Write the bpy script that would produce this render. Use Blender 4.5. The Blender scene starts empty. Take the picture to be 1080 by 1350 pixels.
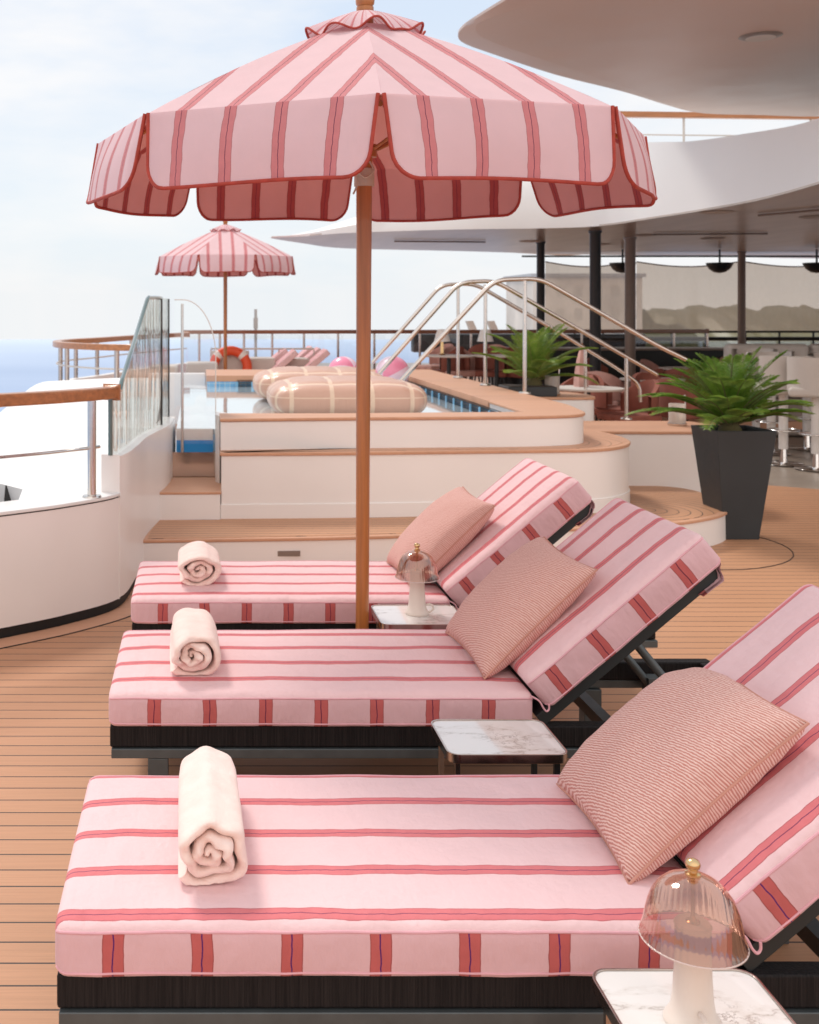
import bpy, math, random
from mathutils import Vector, noise, Matrix
random.seed(7)
R = math.radians
PI = math.pi
F, CX, CY, EYE = 1440.0, 262.0, 410.0, 1.607
sc = bpy.context.scene
col = sc.collection

def P(x, y, Z):
    return Vector(((x-CX)*Z/F, Z, EYE-(y-CY)*Z/F))
def PH(x, y, h):
    Z = (EYE-h)*F/(y-CY)
    return ((x-CX)*Z/F, Z)

# ------------------------------------------------------------------ materials
def new_mat(name):
    m = bpy.data.materials.new(name); m.use_nodes = True
    nt = m.node_tree; nt.nodes.clear()
    out = nt.nodes.new('ShaderNodeOutputMaterial')
    return m, nt, out
class NB:
    def __init__(s, nt): s.nt = nt
    def n(s, t, **kw):
        nd = s.nt.nodes.new(t)
        for k, v in kw.items(): setattr(nd, k, v)
        return nd
    def l(s, a, b): s.nt.links.new(a, b)
    def math(s, op, a, b=None, clamp=False):
        nd = s.n('ShaderNodeMath', operation=op, use_clamp=clamp)
        for i, v in enumerate((a, b)):
            if v is None: continue
            if isinstance(v, (int, float)): nd.inputs[i].default_value = v
            else: s.l(v, nd.inputs[i])
        return nd.outputs[0]
    def mix(s, f, a, b, blend='MIX'):
        nd = s.n('ShaderNodeMix', data_type='RGBA', blend_type=blend)
        for sock, v in ((nd.inputs[0], f), (nd.inputs[6], a), (nd.inputs[7], b)):
            if isinstance(v, (int, float)): sock.default_value = v
            elif isinstance(v, (tuple, list)): sock.default_value = (*v[:3], 1)
            else: s.l(v, sock)
        return nd.outputs[2]
    def noise(s, vec, scale, detail=3, rough=.5):
        nd = s.n('ShaderNodeTexNoise'); nd.inputs['Scale'].default_value = scale
        nd.inputs['Detail'].default_value = detail; nd.inputs['Roughness'].default_value = rough
        if vec is not None: s.l(vec, nd.inputs['Vector'])
        return nd.outputs[0]
    def coord(s, kind='Object'): return s.n('ShaderNodeTexCoord').outputs[kind]
    def mapping(s, vec, scale=(1,1,1), rot=(0,0,0), loc=(0,0,0)):
        nd = s.n('ShaderNodeMapping'); s.l(vec, nd.inputs[0])
        nd.inputs['Scale'].default_value = scale; nd.inputs['Rotation'].default_value = rot
        nd.inputs['Location'].default_value = loc
        return nd.outputs[0]
    def sep(s, vec):
        nd = s.n('ShaderNodeSeparateXYZ'); s.l(vec, nd.inputs[0]); return nd.outputs
    def ramp(s, f, stops):
        nd = s.n('ShaderNodeValToRGB'); s.l(f, nd.inputs[0])
        cr = nd.color_ramp
        while len(cr.elements) < len(stops): cr.elements.new(.5)
        for e, (p, c) in zip(cr.elements, stops):
            e.position = p; e.color = (*c[:3], 1) if not isinstance(c, (int, float)) else (c, c, c, 1)
        return nd.outputs[0]
    def bump(s, h, strength=.2, dist=.01):
        nd = s.n('ShaderNodeBump'); nd.inputs['Strength'].default_value = strength
        nd.inputs['Distance'].default_value = dist; s.l(h, nd.inputs['Height'])
        return nd.outputs[0]
    def bsdf(s, out, color, rough=.5, metal=0, normal=None, sheen=0, spec=.5, coat=0):
        b = s.n('ShaderNodeBsdfPrincipled')
        if isinstance(color, (tuple, list)): b.inputs['Base Color'].default_value = (*color[:3], 1)
        else: s.l(color, b.inputs['Base Color'])
        if isinstance(rough, (int, float)): b.inputs['Roughness'].default_value = rough
        else: s.l(rough, b.inputs['Roughness'])
        b.inputs['Metallic'].default_value = metal
        b.inputs['Sheen Weight'].default_value = sheen
        b.inputs['Specular IOR Level'].default_value = spec
        b.inputs['Coat Weight'].default_value = coat
        if normal is not None: s.l(normal, b.inputs['Normal'])
        if out is not None: s.l(b.outputs[0], out.inputs[0])
        return b

def simple(name, c, rough=.5, metal=0, var=.08, vscale=3, bump=0, bscale=60, spec=.5, coat=0, sheen=0):
    m, nt, out = new_mat(name); b = NB(nt); co = b.coord()
    n = b.noise(co, vscale, 4)
    d = tuple(max(0, x*(1-var*2)) for x in c); u = tuple(min(1, x*(1+var)) for x in c)
    cc = b.ramp(n, [(.3, d), (.7, u)])
    rr = b.math('ADD', b.math('MULTIPLY', b.noise(co, vscale*4, 3), .15), rough-.07)
    nm = b.bump(b.noise(co, bscale, 4), bump, .003) if bump else None
    b.bsdf(out, cc, rr, metal, nm, sheen, spec, coat)
    return m

CLOTH = (.88, .605, .615); STRIPE = (.74, .20, .215)
def stripe_fabric(name, axis, spacing, offset, hw, uv=False, base=CLOTH, stripe=STRIPE, line=(.16,.03,.10), trans=0, linew=.0011, wr=.9):
    m, nt, out = new_mat(name); b = NB(nt)
    co = b.coord('UV' if uv else 'Object')
    s = b.sep(co); a = s[axis]; o = s[1-axis]
    cmb = b.n('ShaderNodeCombineXYZ')
    k = b.math('FLOOR', b.math('DIVIDE', b.math('SUBTRACT', a, offset-spacing/2), spacing))
    b.l(b.math('MULTIPLY', k, 3.7), cmb.inputs[0]); b.l(o, cmb.inputs[1])
    if not uv and axis == 0: b.l(s[2], cmb.inputs[2])
    w1 = b.math('MULTIPLY', b.math('SUBTRACT', b.noise(cmb.outputs[0], 16, 2), .5), .010)
    w2 = b.math('MULTIPLY', b.math('SUBTRACT', b.noise(b.mapping(cmb.outputs[0], loc=(5,2,1)), 22, 2), .5), .012)
    ctr = b.math('SUBTRACT', b.math('SUBTRACT', a, offset), b.math('MULTIPLY', k, spacing))
    d = b.math('ABSOLUTE', b.math('ADD', ctr, w1))
    inside = b.math('LESS_THAN', d, hw)
    edge = b.math('MULTIPLY', inside, b.math('GREATER_THAN', d, hw-.0022))
    d2 = b.math('ABSOLUTE', b.math('ADD', ctr, w2))
    cl = b.math('LESS_THAN', d2, linew)
    fl = b.noise(co, 9, 4)
    basec = b.ramp(fl, [(.3, tuple(x*.965 for x in base)), (.7, base)])
    weave = b.noise(co, 900, 2)
    c = b.mix(inside, basec, b.ramp(b.noise(co, 30, 3), [(.3, tuple(x*.92 for x in stripe)), (.7, stripe)]))
    c = b.mix(b.math('MULTIPLY', edge, .75), c, tuple(x*.62 for x in stripe))
    c = b.mix(cl, c, line)
    obj = b.coord('Object')
    big = b.noise(b.mapping(obj, scale=(1, 1, .6)), 5.5, 4, .55)
    cr = b.noise(b.mapping(obj, scale=(13, 4, 3)), 1.6, 3, .5)
    cr2 = b.noise(b.mapping(obj, scale=(3, 9, 3)), 2.0, 3, .5)
    h = b.math('ADD', b.math('MULTIPLY', big, wr*4), b.math('MULTIPLY', weave, .16))
    h = b.math('ADD', h, b.math('ADD', b.math('MULTIPLY', cr, wr*1.2), b.math('MULTIPLY', cr2, wr*1.0)))
    nm = b.bump(h, .42, .018)
    p = b.bsdf(out if not trans else None, c, .88, 0, nm, .15, .2)
    if trans:
        t = b.n('ShaderNodeBsdfTranslucent'); b.l(c, t.inputs[0])
        mx = b.n('ShaderNodeMixShader'); mx.inputs[0].default_value = trans
        b.l(p.outputs[0], mx.inputs[1]); b.l(t.outputs[0], mx.inputs[2]); b.l(mx.outputs[0], out.inputs[0])
    return m

def teak(name, spacing=.0898, phase=.0864, lobe=None, base=(.60,.315,.185), rot=0, caulk=True, dark=(.06,.04,.032)):
    m, nt, out = new_mat(name); b = NB(nt); co = b.coord()
    if rot: co = b.mapping(co, rot=(0,0,rot))
    s = b.sep(co)
    if lobe:
        cx, cy = lobe
        dx = b.math('MAXIMUM', b.math('SUBTRACT', s[0], cx), 0); dy = b.math('SUBTRACT', s[1], cy)
        a = b.math('SQRT', b.math('ADD', b.math('MULTIPLY', dx, dx), b.math('MULTIPLY', dy, dy)))
    else: a = s[1]
    t = b.math('DIVIDE', b.math('SUBTRACT', a, phase), spacing)
    k = b.math('FLOOR', t); fr = b.math('SUBTRACT', t, k)
    dist = b.math('MINIMUM', fr, b.math('SUBTRACT', 1, fr))
    line = b.math('LESS_THAN', dist, .0031/spacing)
    wn = b.n('ShaderNodeTexWhiteNoise', noise_dimensions='1D'); b.l(k, wn.inputs['W'])
    cmb = b.n('ShaderNodeCombineXYZ'); b.l(b.math('MULTIPLY', k, 7.3), cmb.inputs[2])
    b.l(s[0], cmb.inputs[0]); b.l(s[1], cmb.inputs[1])
    g = b.noise(b.mapping(cmb.outputs[0], scale=(1.2, 45, 1)), 3, 5, .6)
    g2 = b.noise(co, 1.1, 3)
    c = b.ramp(g, [(.25, tuple(x*.86 for x in base)), (.75, tuple(x*1.1 for x in base))])
    c = b.mix(b.math('MULTIPLY', wn.outputs[0], .28), c, tuple(x*.72 for x in base))
    c = b.mix(b.math('MULTIPLY', g2, .3), c, tuple(min(1, x*1.15) for x in (base[0], base[1]*1.05, base[2]*1.1)))
    h = b.math('MULTIPLY', g, .3)
    if caulk:
        c = b.mix(line, c, dark)
        h = b.math('SUBTRACT', h, line)
    nm = b.bump(h, .35, .003)
    rr = b.math('ADD', b.math('MULTIPLY', g2, .2), .42)
    b.bsdf(out, c, rr, 0, nm, 0, .35)
    return m

def wood(name, base, axis=2, rough=.35, coat=.3):
    m, nt, out = new_mat(name); b = NB(nt)
    sc_ = [40, 40, 40]; sc_[axis] = 1.5
    g = b.noise(b.mapping(b.coord(), scale=sc_), 1, 5, .6)
    c = b.ramp(g, [(.3, tuple(x*.7 for x in base)), (.7, tuple(x*1.15 for x in base))])
    b.bsdf(out, c, rough, 0, b.bump(g, .15, .002), 0, .5, coat)
    return m

def thin_glass(name, tint=(1,1,1), refl=1.0, rough=.02, base=.04, diffuse=0, dcol=(1,1,1), gcol=(1,1,1)):
    m, nt, out = new_mat(name); b = NB(nt)
    tr = b.n('ShaderNodeBsdfTransparent'); tr.inputs[0].default_value = (*tint, 1)
    gl = b.n('ShaderNodeBsdfGlossy'); gl.inputs['Roughness'].default_value = rough
    gl.inputs[0].default_value = (*gcol, 1)
    lw = b.n('ShaderNodeFresnel'); lw.inputs[0].default_value = 1.5
    f = b.math('ADD', b.math('MULTIPLY', lw.outputs[0], refl), base, True)
    mx = b.n('ShaderNodeMixShader'); b.l(f, mx.inputs[0]); b.l(tr.outputs[0], mx.inputs[1]); b.l(gl.outputs[0], mx.inputs[2])
    last = mx.outputs[0]
    if diffuse:
        df = b.n('ShaderNodeBsdfDiffuse'); df.inputs[0].default_value = (*dcol, 1)
        if name == 'smoked_screen':
            sn = b.noise(b.mapping(b.coord(), scale=(1.1, 1, .5)), 1.6, 5, .6)
            b.l(b.ramp(sn, [(.38, (.34,.29,.24)), (.62, (.66,.59,.53))]), df.inputs[0])  # vertical reflections put into the screen colour as brown-grey noise
        ts = b.n('ShaderNodeBsdfTranslucent'); ts.inputs[0].default_value = (*dcol, 1)
        ad = b.n('ShaderNodeMixShader'); ad.inputs[0].default_value = .5
        b.l(df.outputs[0], ad.inputs[1]); b.l(ts.outputs[0], ad.inputs[2])
        m2 = b.n('ShaderNodeMixShader'); m2.inputs[0].default_value = diffuse
        b.l(last, m2.inputs[1]); b.l(ad.outputs[0], m2.inputs[2]); last = m2.outputs[0]
    b.l(last, out.inputs[0])
    return m

M = {}
M['teak'] = teak('teak_deck', base=(.54,.275,.152))
M['teak_step'] = teak('teak_step', .075, .0, lobe=(3.15, 7.72), base=(.56,.29,.165))
M['teak_plain'] = teak('teak_plain', .06, .02, base=(.62,.335,.21), caulk=False)
M['teak_bench'] = teak('teak_bench', .075, .03, lobe=(2.45, 8.05), base=(.62,.335,.21), dark=(.30,.16,.10))
M['pole_wood'] = wood('pole_wood', (.47,.165,.042))
M['rail_wood'] = wood('rail_wood', (.46,.175,.06), 0)
M['dark_rail_wood'] = wood('dark_rail_wood', (.25,.085,.035), 0)
M['white'] = simple('white_gelcoat', (.90,.86,.835), .35, var=.02, vscale=1.2, coat=.2)
M['hull'] = simple('hull_white', (.86,.86,.85), .4, var=.012, vscale=.6)
M['roof_white'] = simple('roof_white', (.90,.885,.86), .45, var=.02, vscale=.4)
M['black'] = simple('black_gasket', (.012,.012,.012), .6)
M['wicker'] = None
M['grey_metal'] = simple('grey_metal', (.10,.115,.12), .42, .4, var=.1, vscale=12)
M['dark_metal'] = simple('dark_metal', (.028,.034,.036), .42, .3, var=.1)
M['steel'] = simple('steel', (.66,.63,.60), .17, 1, var=.03, vscale=8)
M['warm_steel'] = simple('warm_steel', (.55,.47,.42), .2, 1, var=.05, vscale=8)
M['chrome'] = simple('chrome', (.8,.78,.76), .08, 1, var=.01)
M['brass'] = simple('brass', (.72,.5,.26), .18, 1, var=.03)
M['charcoal'] = simple('charcoal_planter', (.032,.038,.043), .5, var=.06, vscale=4)
M['soil'] = simple('soil', (.06,.04,.03), .9, bump=.8)
M['towel'] = None
M['ceramic'] = simple('cream_ceramic', (.80,.70,.62), .4, var=.02)
M['rust_trim'] = simple('rust_trim', (.42,.055,.035), .8, var=.1, vscale=40)
M['piping'] = simple('pink_piping', (.78,.42,.47), .85, var=.05, vscale=20)
M['dusty'] = simple('dusty_canopy', (.56,.41,.345), .38, var=.04, vscale=.6)
M['stone'] = simple('stone_floor', (.33,.27,.22), .35, var=.12, vscale=2)
M['taupe'] = simple('taupe_column', (.27,.22,.19), .35, .2, var=.05)
M['black_col'] = simple('black_column', (.022,.026,.03), .35, var=.05)
M['terracotta'] = simple('terracotta_fabric', (.30,.10,.07), .85, var=.12, vscale=8, bump=.2)
M['blush'] = simple('blush_fabric', (.62,.36,.31), .85, var=.08, vscale=8)
M['offwhite'] = simple('offwhite_upholstery', (.62,.57,.52), .6, var=.04)
M['porcelain'] = simple('white_enamel', (.78,.74,.70), .3, var=.02)
M['orange'] = simple('lifebuoy_orange', (.85,.10,.03), .5, var=.05)
M['float'] = None
M['tile'] = None
M['poolblue'] = simple('pool_blue', (.01,.32,.80), .3, var=.03)
M['lightblue'] = simple('light_blue_post', (.22,.52,.78), .4)
M['rope'] = simple('rope', (.7,.62,.5), .9, bump=.5, bscale=200)
M['bud_green'] = simple('palm_stem', (.14,.12,.05), .8, bump=.6, bscale=40)
M['candle'] = simple('candle_wax', (.85,.8,.72), .5)
M['paint_grey'] = simple('grey_paint', (.45,.44,.43), .5)
M['mirrored'] = simple('mirror_steel', (.62,.55,.5), .12, 1, var=.06, vscale=3)
M['hatch'] = simple('hatch_grey', (.55,.58,.6), .4)

M['glass_clear'] = thin_glass('clear_glass', (.97,.99,.99), .9)
M['glass_edge'] = simple('glass_edge', (.10,.16,.15), .15, .0, var=.1, coat=1)
M['glass_rail'] = thin_glass('rail_glass', (.86,.89,.92), .6)
M['glass_shade'] = thin_glass('rose_glass', (.56,.37,.31), 1.5, .03, .16, .06, (.50,.31,.26), (1.0,.80,.72))
M['screen'] = thin_glass('smoked_screen', (.74,.66,.58), .3, .15, .03, .42, (.60,.52,.45))

def curved_glass():
    m, nt, out = new_mat('curved_glass'); b = NB(nt); co = b.coord()
    st = b.noise(b.mapping(co, scale=(6, 6, .45), rot=(0,0,.2)), 3.0, 2, .5)
    nm = b.bump(st, .8, .02)
    tr = b.n('ShaderNodeBsdfTransparent'); tr.inputs[0].default_value = (.80,.86,.84,1)
    gl = b.n('ShaderNodeBsdfGlossy'); gl.inputs['Roughness'].default_value = .06
    gl.inputs[0].default_value = (.86,.86,.83,1); b.l(nm, gl.inputs['Normal'])
    f = b.ramp(st, [(.35, .45), (.6, .92)])  # streaks put into the gloss amount, standing in for reflections of the deck
    mx = b.n('ShaderNodeMixShader'); b.l(f, mx.inputs[0]); b.l(tr.outputs[0], mx.inputs[1]); b.l(gl.outputs[0], mx.inputs[2])
    b.l(mx.outputs[0], out.inputs[0]); return m
M['curved'] = curved_glass()

def wicker():
    m, nt, out = new_mat('wicker_band'); b = NB(nt); co = b.coord()
    w = b.noise(b.mapping(co, scale=(260, 260, 6)), 1, 3)
    w2 = b.noise(co, 10, 2)
    c = b.ramp(w, [(.35, (.008,.007,.008)), (.75, (.024,.020,.020))])
    b.bsdf(out, c, .6, 0, b.bump(w, .7, .003), 0, .2); return m
M['wicker'] = wicker()

def towel_m():
    m, nt, out = new_mat('towel_terry'); b = NB(nt); co = b.coord()
    n1 = b.noise(co, 420, 2); n2 = b.noise(co, 16, 4)
    c = b.ramp(n2, [(.3, (.92,.69,.62)), (.7, (.96,.77,.70))])
    h = b.math('ADD', b.math('MULTIPLY', n1, .30), b.math('MULTIPLY', n2, 2))
    b.bsdf(out, c, .95, 0, b.bump(h, .6, .009), .3, .1); return m
M['towel'] = towel_m()

def pillow_m(name, sc_=1.0, contrast=1.0, seed=0, ang=.32):
    m, nt, out = new_mat(name); b = NB(nt); co = b.mapping(b.coord(), loc=(seed, seed, 0))
    s = b.sep(co)
    pc = b.math('ADD', b.math('MULTIPLY', s[0], .95), b.math('MULTIPLY', s[1], .31))
    ac = b.math('ADD', b.math('MULTIPLY', s[0], -.31), b.math('MULTIPLY', s[1], .95))
    cv = b.n('ShaderNodeCombineXYZ'); b.l(ac, cv.inputs[0]); b.l(pc, cv.inputs[1]); v = cv.outputs[0]
    wob = b.math('MULTIPLY', b.math('SUBTRACT', b.noise(b.mapping(v, scale=(85, 90, 8)), 1, 2), .5), .0058)
    ph = b.math('MULTIPLY', b.math('ADD', pc, wob), 2*PI/.0064*sc_)
    w = b.math('ADD', b.math('MULTIPLY', b.math('SINE', ph), .5), .5)
    n2 = b.noise(b.mapping(v, scale=(90, 260, 10)), 1, 2)
    w = b.math('ADD', w, b.math('MULTIPLY', b.math('SUBTRACT', n2, .5), 1.1))
    lo = (.53,.20,.16); hi = (.86,.61,.54)
    mid = tuple((x+y)/2 for x, y in zip(lo, hi))
    lo = tuple(m_+(x-m_)*contrast for x, m_ in zip(lo, mid)); hi = tuple(m_+(x-m_)*contrast for x, m_ in zip(hi, mid))
    c = b.ramp(w, [(.38, lo), (.62, hi)])
    big = b.noise(co, 7, 3)
    b.bsdf(out, c, .9, 0, b.bump(b.math('ADD', w, b.math('MULTIPLY', big, 6)), .35, .004), .1, .15); return m
M['pillow'] = pillow_m('pillow_woven', 1.05, .75)
M['pillow2'] = pillow_m('pillow_woven_mid', .9, .55, 1)
M['pillow3'] = pillow_m('pillow_woven_far', .9, .42, 2)

def marble():
    m, nt, out = new_mat('marble'); b = NB(nt); co = b.coord()
    w = b.noise(b.mapping(co, rot=(0,0,.6), scale=(1, 2.2, 1)), 3.2, 8, .62)
    d = b.math('ABSOLUTE', b.math('SUBTRACT', w, .5))
    v = b.ramp(d, [(0, (.50,.44,.40)), (.012, (.74,.70,.66)), (.05, (.82,.79,.76)), (.3, (.84,.81,.78))])
    g = b.n('ShaderNodeVectorMath', operation='LENGTH'); b.l(b.mapping(co, scale=(1, 1.3, 0), loc=(-.03,.02,0)), g.inputs[0])
    mask = b.ramp(g.outputs['Value'], [(.03, 1), (.10, 0)])
    w3 = b.noise(co, 26, 5, .6)
    l3 = b.math('LESS_THAN', b.math('ABSOLUTE', b.math('SUBTRACT', w3, .5)), .012)
    v = b.mix(b.math('MULTIPLY', b.math('MULTIPLY', l3, mask), .75), v, (.30,.26,.24))
    b.bsdf(out, v, .1, 0, None, 0, .6, .4); return m
M['marble'] = marble()

def foliage(name, a, c2):
    m, nt, out = new_mat(name); b = NB(nt); co = b.coord()
    n = b.noise(co, 9, 3); n3 = b.noise(co, 60, 2)
    c = b.ramp(b.math('ADD', b.math('MULTIPLY', n, .7), b.math('MULTIPLY', n3, .3)), [(.35, a), (.65, c2)])
    p = b.bsdf(None, c, .45, 0, None, 0, .5)
    t = b.n('ShaderNodeBsdfTranslucent'); b.l(c, t.inputs[0])
    mx = b.n('ShaderNodeMixShader'); mx.inputs[0].default_value = .25
    b.l(p.outputs[0], mx.inputs[1]); b.l(t.outputs[0], mx.inputs[2]); b.l(mx.outputs[0], out.inputs[0])
    return m
M['frond'] = foliage('palm_frond', (.055,.16,.015), (.27,.42,.06))
M['frond2'] = foliage('palm_frond_light', (.12,.24,.03), (.32,.42,.08))
M['hillgreen'] = foliage('hill_green', (.10,.10,.04), (.26,.22,.11))

def water_pool():
    m, nt, out = new_mat('pool_water'); b = NB(nt)
    n = b.noise(b.mapping(b.coord(), scale=(1, .5, 1)), 5, 3)
    b.bsdf(out, (.62,.74,.80), .06, 0, b.bump(n, .12, .02), 0, .9, .6); return m
M['water'] = water_pool()
def sea_m():
    m, nt, out = new_mat('sea_water'); b = NB(nt)
    n = b.noise(b.mapping(b.coord(), scale=(.05, .25, 1)), 1, 5, .6)
    g = b.noise(b.mapping(b.coord(), scale=(.004, .012, 1)), 1, 4)
    c = b.ramp(g, [(.3, (.27,.37,.56)), (.7, (.34,.44,.62))])
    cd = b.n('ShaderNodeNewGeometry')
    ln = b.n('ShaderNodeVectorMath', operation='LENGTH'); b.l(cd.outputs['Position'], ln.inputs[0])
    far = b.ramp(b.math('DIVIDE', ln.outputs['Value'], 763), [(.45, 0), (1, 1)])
    c = b.mix(far, c, (.52,.62,.76))  # haze towards the horizon mixed into the sea colour
    b.bsdf(out, c, .45, 0, b.bump(n, .3, .3), 0, .25); return m
M['sea'] = sea_m()

def tile_m():
    m, nt, out = new_mat('pool_tile'); b = NB(nt)
    br = b.n('ShaderNodeTexBrick'); b.l(b.mapping(b.coord(), rot=(R(90), 0, 0)), br.inputs[0])
    br.offset = 0; br.inputs['Scale'].default_value = 1
    br.inputs['Brick Width'].default_value = .06; br.inputs['Row Height'].default_value = .06
    br.inputs['Mortar Size'].default_value = .003
    br.inputs[1].default_value = (.14,.42,.72,1); br.inputs[2].default_value = (.20,.50,.78,1); br.inputs[3].default_value = (.5,.65,.75,1)
    b.bsdf(out, br.outputs[0], .2); return m
M['tile'] = tile_m()

def float_m():
    m, nt, out = new_mat('float_vinyl'); b = NB(nt); s = b.sep(b.coord())
    def bands(a, pos, w):
        r = None
        for p in pos:
            t = b.math('LESS_THAN', b.math('ABSOLUTE', b.math('SUBTRACT', a, p)), w)
            r = t if r is None else b.math('MAXIMUM', r, t)
        return r
    f = b.math('MAXIMUM', bands(s[0], (-.48,-.16,.16,.48), .017), bands(s[1], (-.38,-.12,.14,.38), .017))
    rim = b.math('LESS_THAN', b.math('ABSOLUTE', b.math('SUBTRACT', s[2], .03)), .004)
    f = b.math('MAXIMUM', f, rim)
    c = b.mix(f, (.62,.365,.27), (.78,.56,.41))
    n = b.noise(b.mapping(b.coord(), scale=(30, 30, 5)), 1, 3)
    b.bsdf(out, c, .38, 0, b.bump(n, .35, .01), 0, .5, .1); return m
M['float'] = float_m()
def ball_m():
    m, nt, out = new_mat('beach_ball'); b = NB(nt)
    s = b.sep(b.coord())
    a = b.math('ARCTAN2', s[1], s[0])
    k = b.math('FLOOR', b.math('MULTIPLY', a, 6/(2*PI)))
    odd = b.math('ABSOLUTE', b.math('MODULO', k, 2))
    c = b.mix(odd, (.90,.28,.42), (.88,.66,.76))
    b.bsdf(out, c, .3, 0, None, 0, .5, .3); return m
M['ball'] = ball_m()
def ring_m():
    m, nt, out = new_mat('lifebuoy'); b = NB(nt); s = b.sep(b.coord())
    a = b.math('ARCTAN2', s[2], s[0])
    f = b.math('GREATER_THAN', b.math('COSINE', b.math('SUBTRACT', b.math('MULTIPLY', a, 4), PI)), .86)
    c = b.mix(f, (.80,.095,.03), (.85,.8,.75))
    b.bsdf(out, c, .5); return m
M['ring'] = ring_m()
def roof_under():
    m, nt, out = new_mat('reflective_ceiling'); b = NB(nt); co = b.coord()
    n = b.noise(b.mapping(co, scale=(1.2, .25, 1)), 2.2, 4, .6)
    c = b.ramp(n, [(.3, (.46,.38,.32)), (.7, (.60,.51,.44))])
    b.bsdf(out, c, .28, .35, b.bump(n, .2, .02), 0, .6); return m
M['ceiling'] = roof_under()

# ------------------------------------------------------------------ geometry helpers
class MB:
    def __init__(s): s.v = []; s.f = []; s.m = []; s.uv = {}
    def add(s, vs, fs, mi=0):
        o = len(s.v); s.v += [tuple(v) for v in vs]
        for f in fs: s.f.append([i+o for i in f]); s.m.append(mi)
        return o
    def box(s, x0, x1, y0, y1, z0, z1, mi=0, mat=None):
        vs = [Vector((x, y, z)) for z in (z0, z1) for y in (y0, y1) for x in (x0, x1)]
        if mat: vs = [mat @ v for v in vs]
        s.add(vs, [(0,2,3,1),(4,5,7,6),(0,1,5,4),(2,6,7,3),(0,4,6,2),(1,3,7,5)], mi); return s
    def prism(s, poly, z0, z1, mi=0, mtop=None, zt=None):
        n = len(poly)
        area = sum(poly[i][0]*poly[(i+1)%n][1]-poly[(i+1)%n][0]*poly[i][1] for i in range(n))
        if area < 0: poly = poly[::-1]
        vs = [(p[0], p[1], z0) for p in poly]+[(p[0], p[1], z1) for p in poly]
        o = s.add(vs, [(i, (i+1)%n, n+(i+1)%n, n+i) for i in range(n)], mi)
        s.f.append([o+i for i in range(n)][::-1]); s.m.append(mi)
        s.f.append([o+n+i for i in range(n)]); s.m.append(mi if mtop is None else mtop)
        return s
    def tube(s, pts, r, n=8, mi=0, cap=True, closed=False):
        pts = [Vector(p) for p in pts]; k = len(pts)
        rs = r if isinstance(r, (list, tuple)) else [r]*k
        rings = []; up = None
        for i, p in enumerate(pts):
            a = pts[i-1] if (i > 0 or closed) else p; c = pts[(i+1)%k] if (i < k-1 or closed) else p
            t = (c-a).normalized()
            if up is None:
                up = Vector((0,0,1)) if abs(t.z) < .9 else Vector((1,0,0))
            sx = t.cross(up)
            if sx.length < 1e-5: sx = t.cross(Vector((0,1,.1)))
            sx.normalize(); sy = sx.cross(t).normalized(); up = sy
            rings.append([p+(sx*math.cos(2*PI*j/n)+sy*math.sin(2*PI*j/n))*rs[i] for j in range(n)])
        vs = [v for rg in rings for v in rg]; fs = []
        kk = k if closed else k-1
        for i in range(kk):
            for j in range(n):
                a = i*n+j; b_ = i*n+(j+1)%n; c = ((i+1)%k)*n+(j+1)%n; d = ((i+1)%k)*n+j
                fs.append((a, b_, c, d))
        if cap and not closed:
            fs.append(tuple(range(n))[::-1]); fs.append(tuple((k-1)*n+j for j in range(n)))
        s.add(vs, fs, mi); return s
    def lathe(s, prof, n=32, c=(0,0,0), mi=0, cap0=True, cap1=True, flute=None):
        vs = []; fs = []
        for i, (r, z) in enumerate(prof):
            for j in range(n):
                a = 2*PI*j/n; rr = r
                if flute: rr = r*(1+flute(i, j))
                vs.append((c[0]+rr*math.cos(a), c[1]+rr*math.sin(a), c[2]+z))
        for i in range(len(prof)-1):
            for j in range(n): fs.append((i*n+j, i*n+(j+1)%n, (i+1)*n+(j+1)%n, (i+1)*n+j))
        if cap0: fs.append(tuple(range(n))[::-1])
        if cap1: fs.append(tuple((len(prof)-1)*n+j for j in range(n)))
        s.add(vs, fs, mi); return s
    def grid(s, fn, nu, nv, mi=0, cu=False):
        vs = [fn(i/nu, j/nv) for j in range(nv+1) for i in range(nu+(0 if cu else 1))]
        w = nu if cu else nu+1; fs = []
        for j in range(nv):
            for i in range(nu): fs.append((j*w+i, j*w+(i+1)%w, (j+1)*w+(i+1)%w, (j+1)*w+i))
        return s.add(vs, fs, mi)
    def build(s, name, mats, parent=None, smooth=35, bevel=0, seg=2, loc=(0,0,0), rot=(0,0,0), uvs=None, subd=0):
        me = bpy.data.meshes.new(name); me.from_pydata(s.v, [], s.f)
        if not isinstance(mats, (list, tuple)): mats = [mats]
        for m in mats: me.materials.append(m)
        me.polygons.foreach_set('material_index', s.m)
        if uvs:
            ul = me.uv_layers.new(name='UVMap')
            for lp in me.loops: ul.data[lp.index].uv = uvs[lp.vertex_index]
        me.update()
        if smooth:
            me.polygons.foreach_set('use_smooth', [True]*len(me.polygons))
            me.set_sharp_from_angle(angle=R(smooth))
        o = bpy.data.objects.new(name, me); col.objects.link(o)
        o.location = loc; o.rotation_euler = rot
        if parent: o.parent = parent
        if bevel:
            md = o.modifiers.new('bevel', 'BEVEL'); md.width = bevel; md.segments = seg; md.limit_method = 'ANGLE'
            md.angle_limit = R(40)
            try: md.harden_normals = True
            except Exception: pass
        if subd:
            md = o.modifiers.new('sub', 'SUBSURF'); md.levels = subd; md.render_levels = subd
        return o

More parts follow.
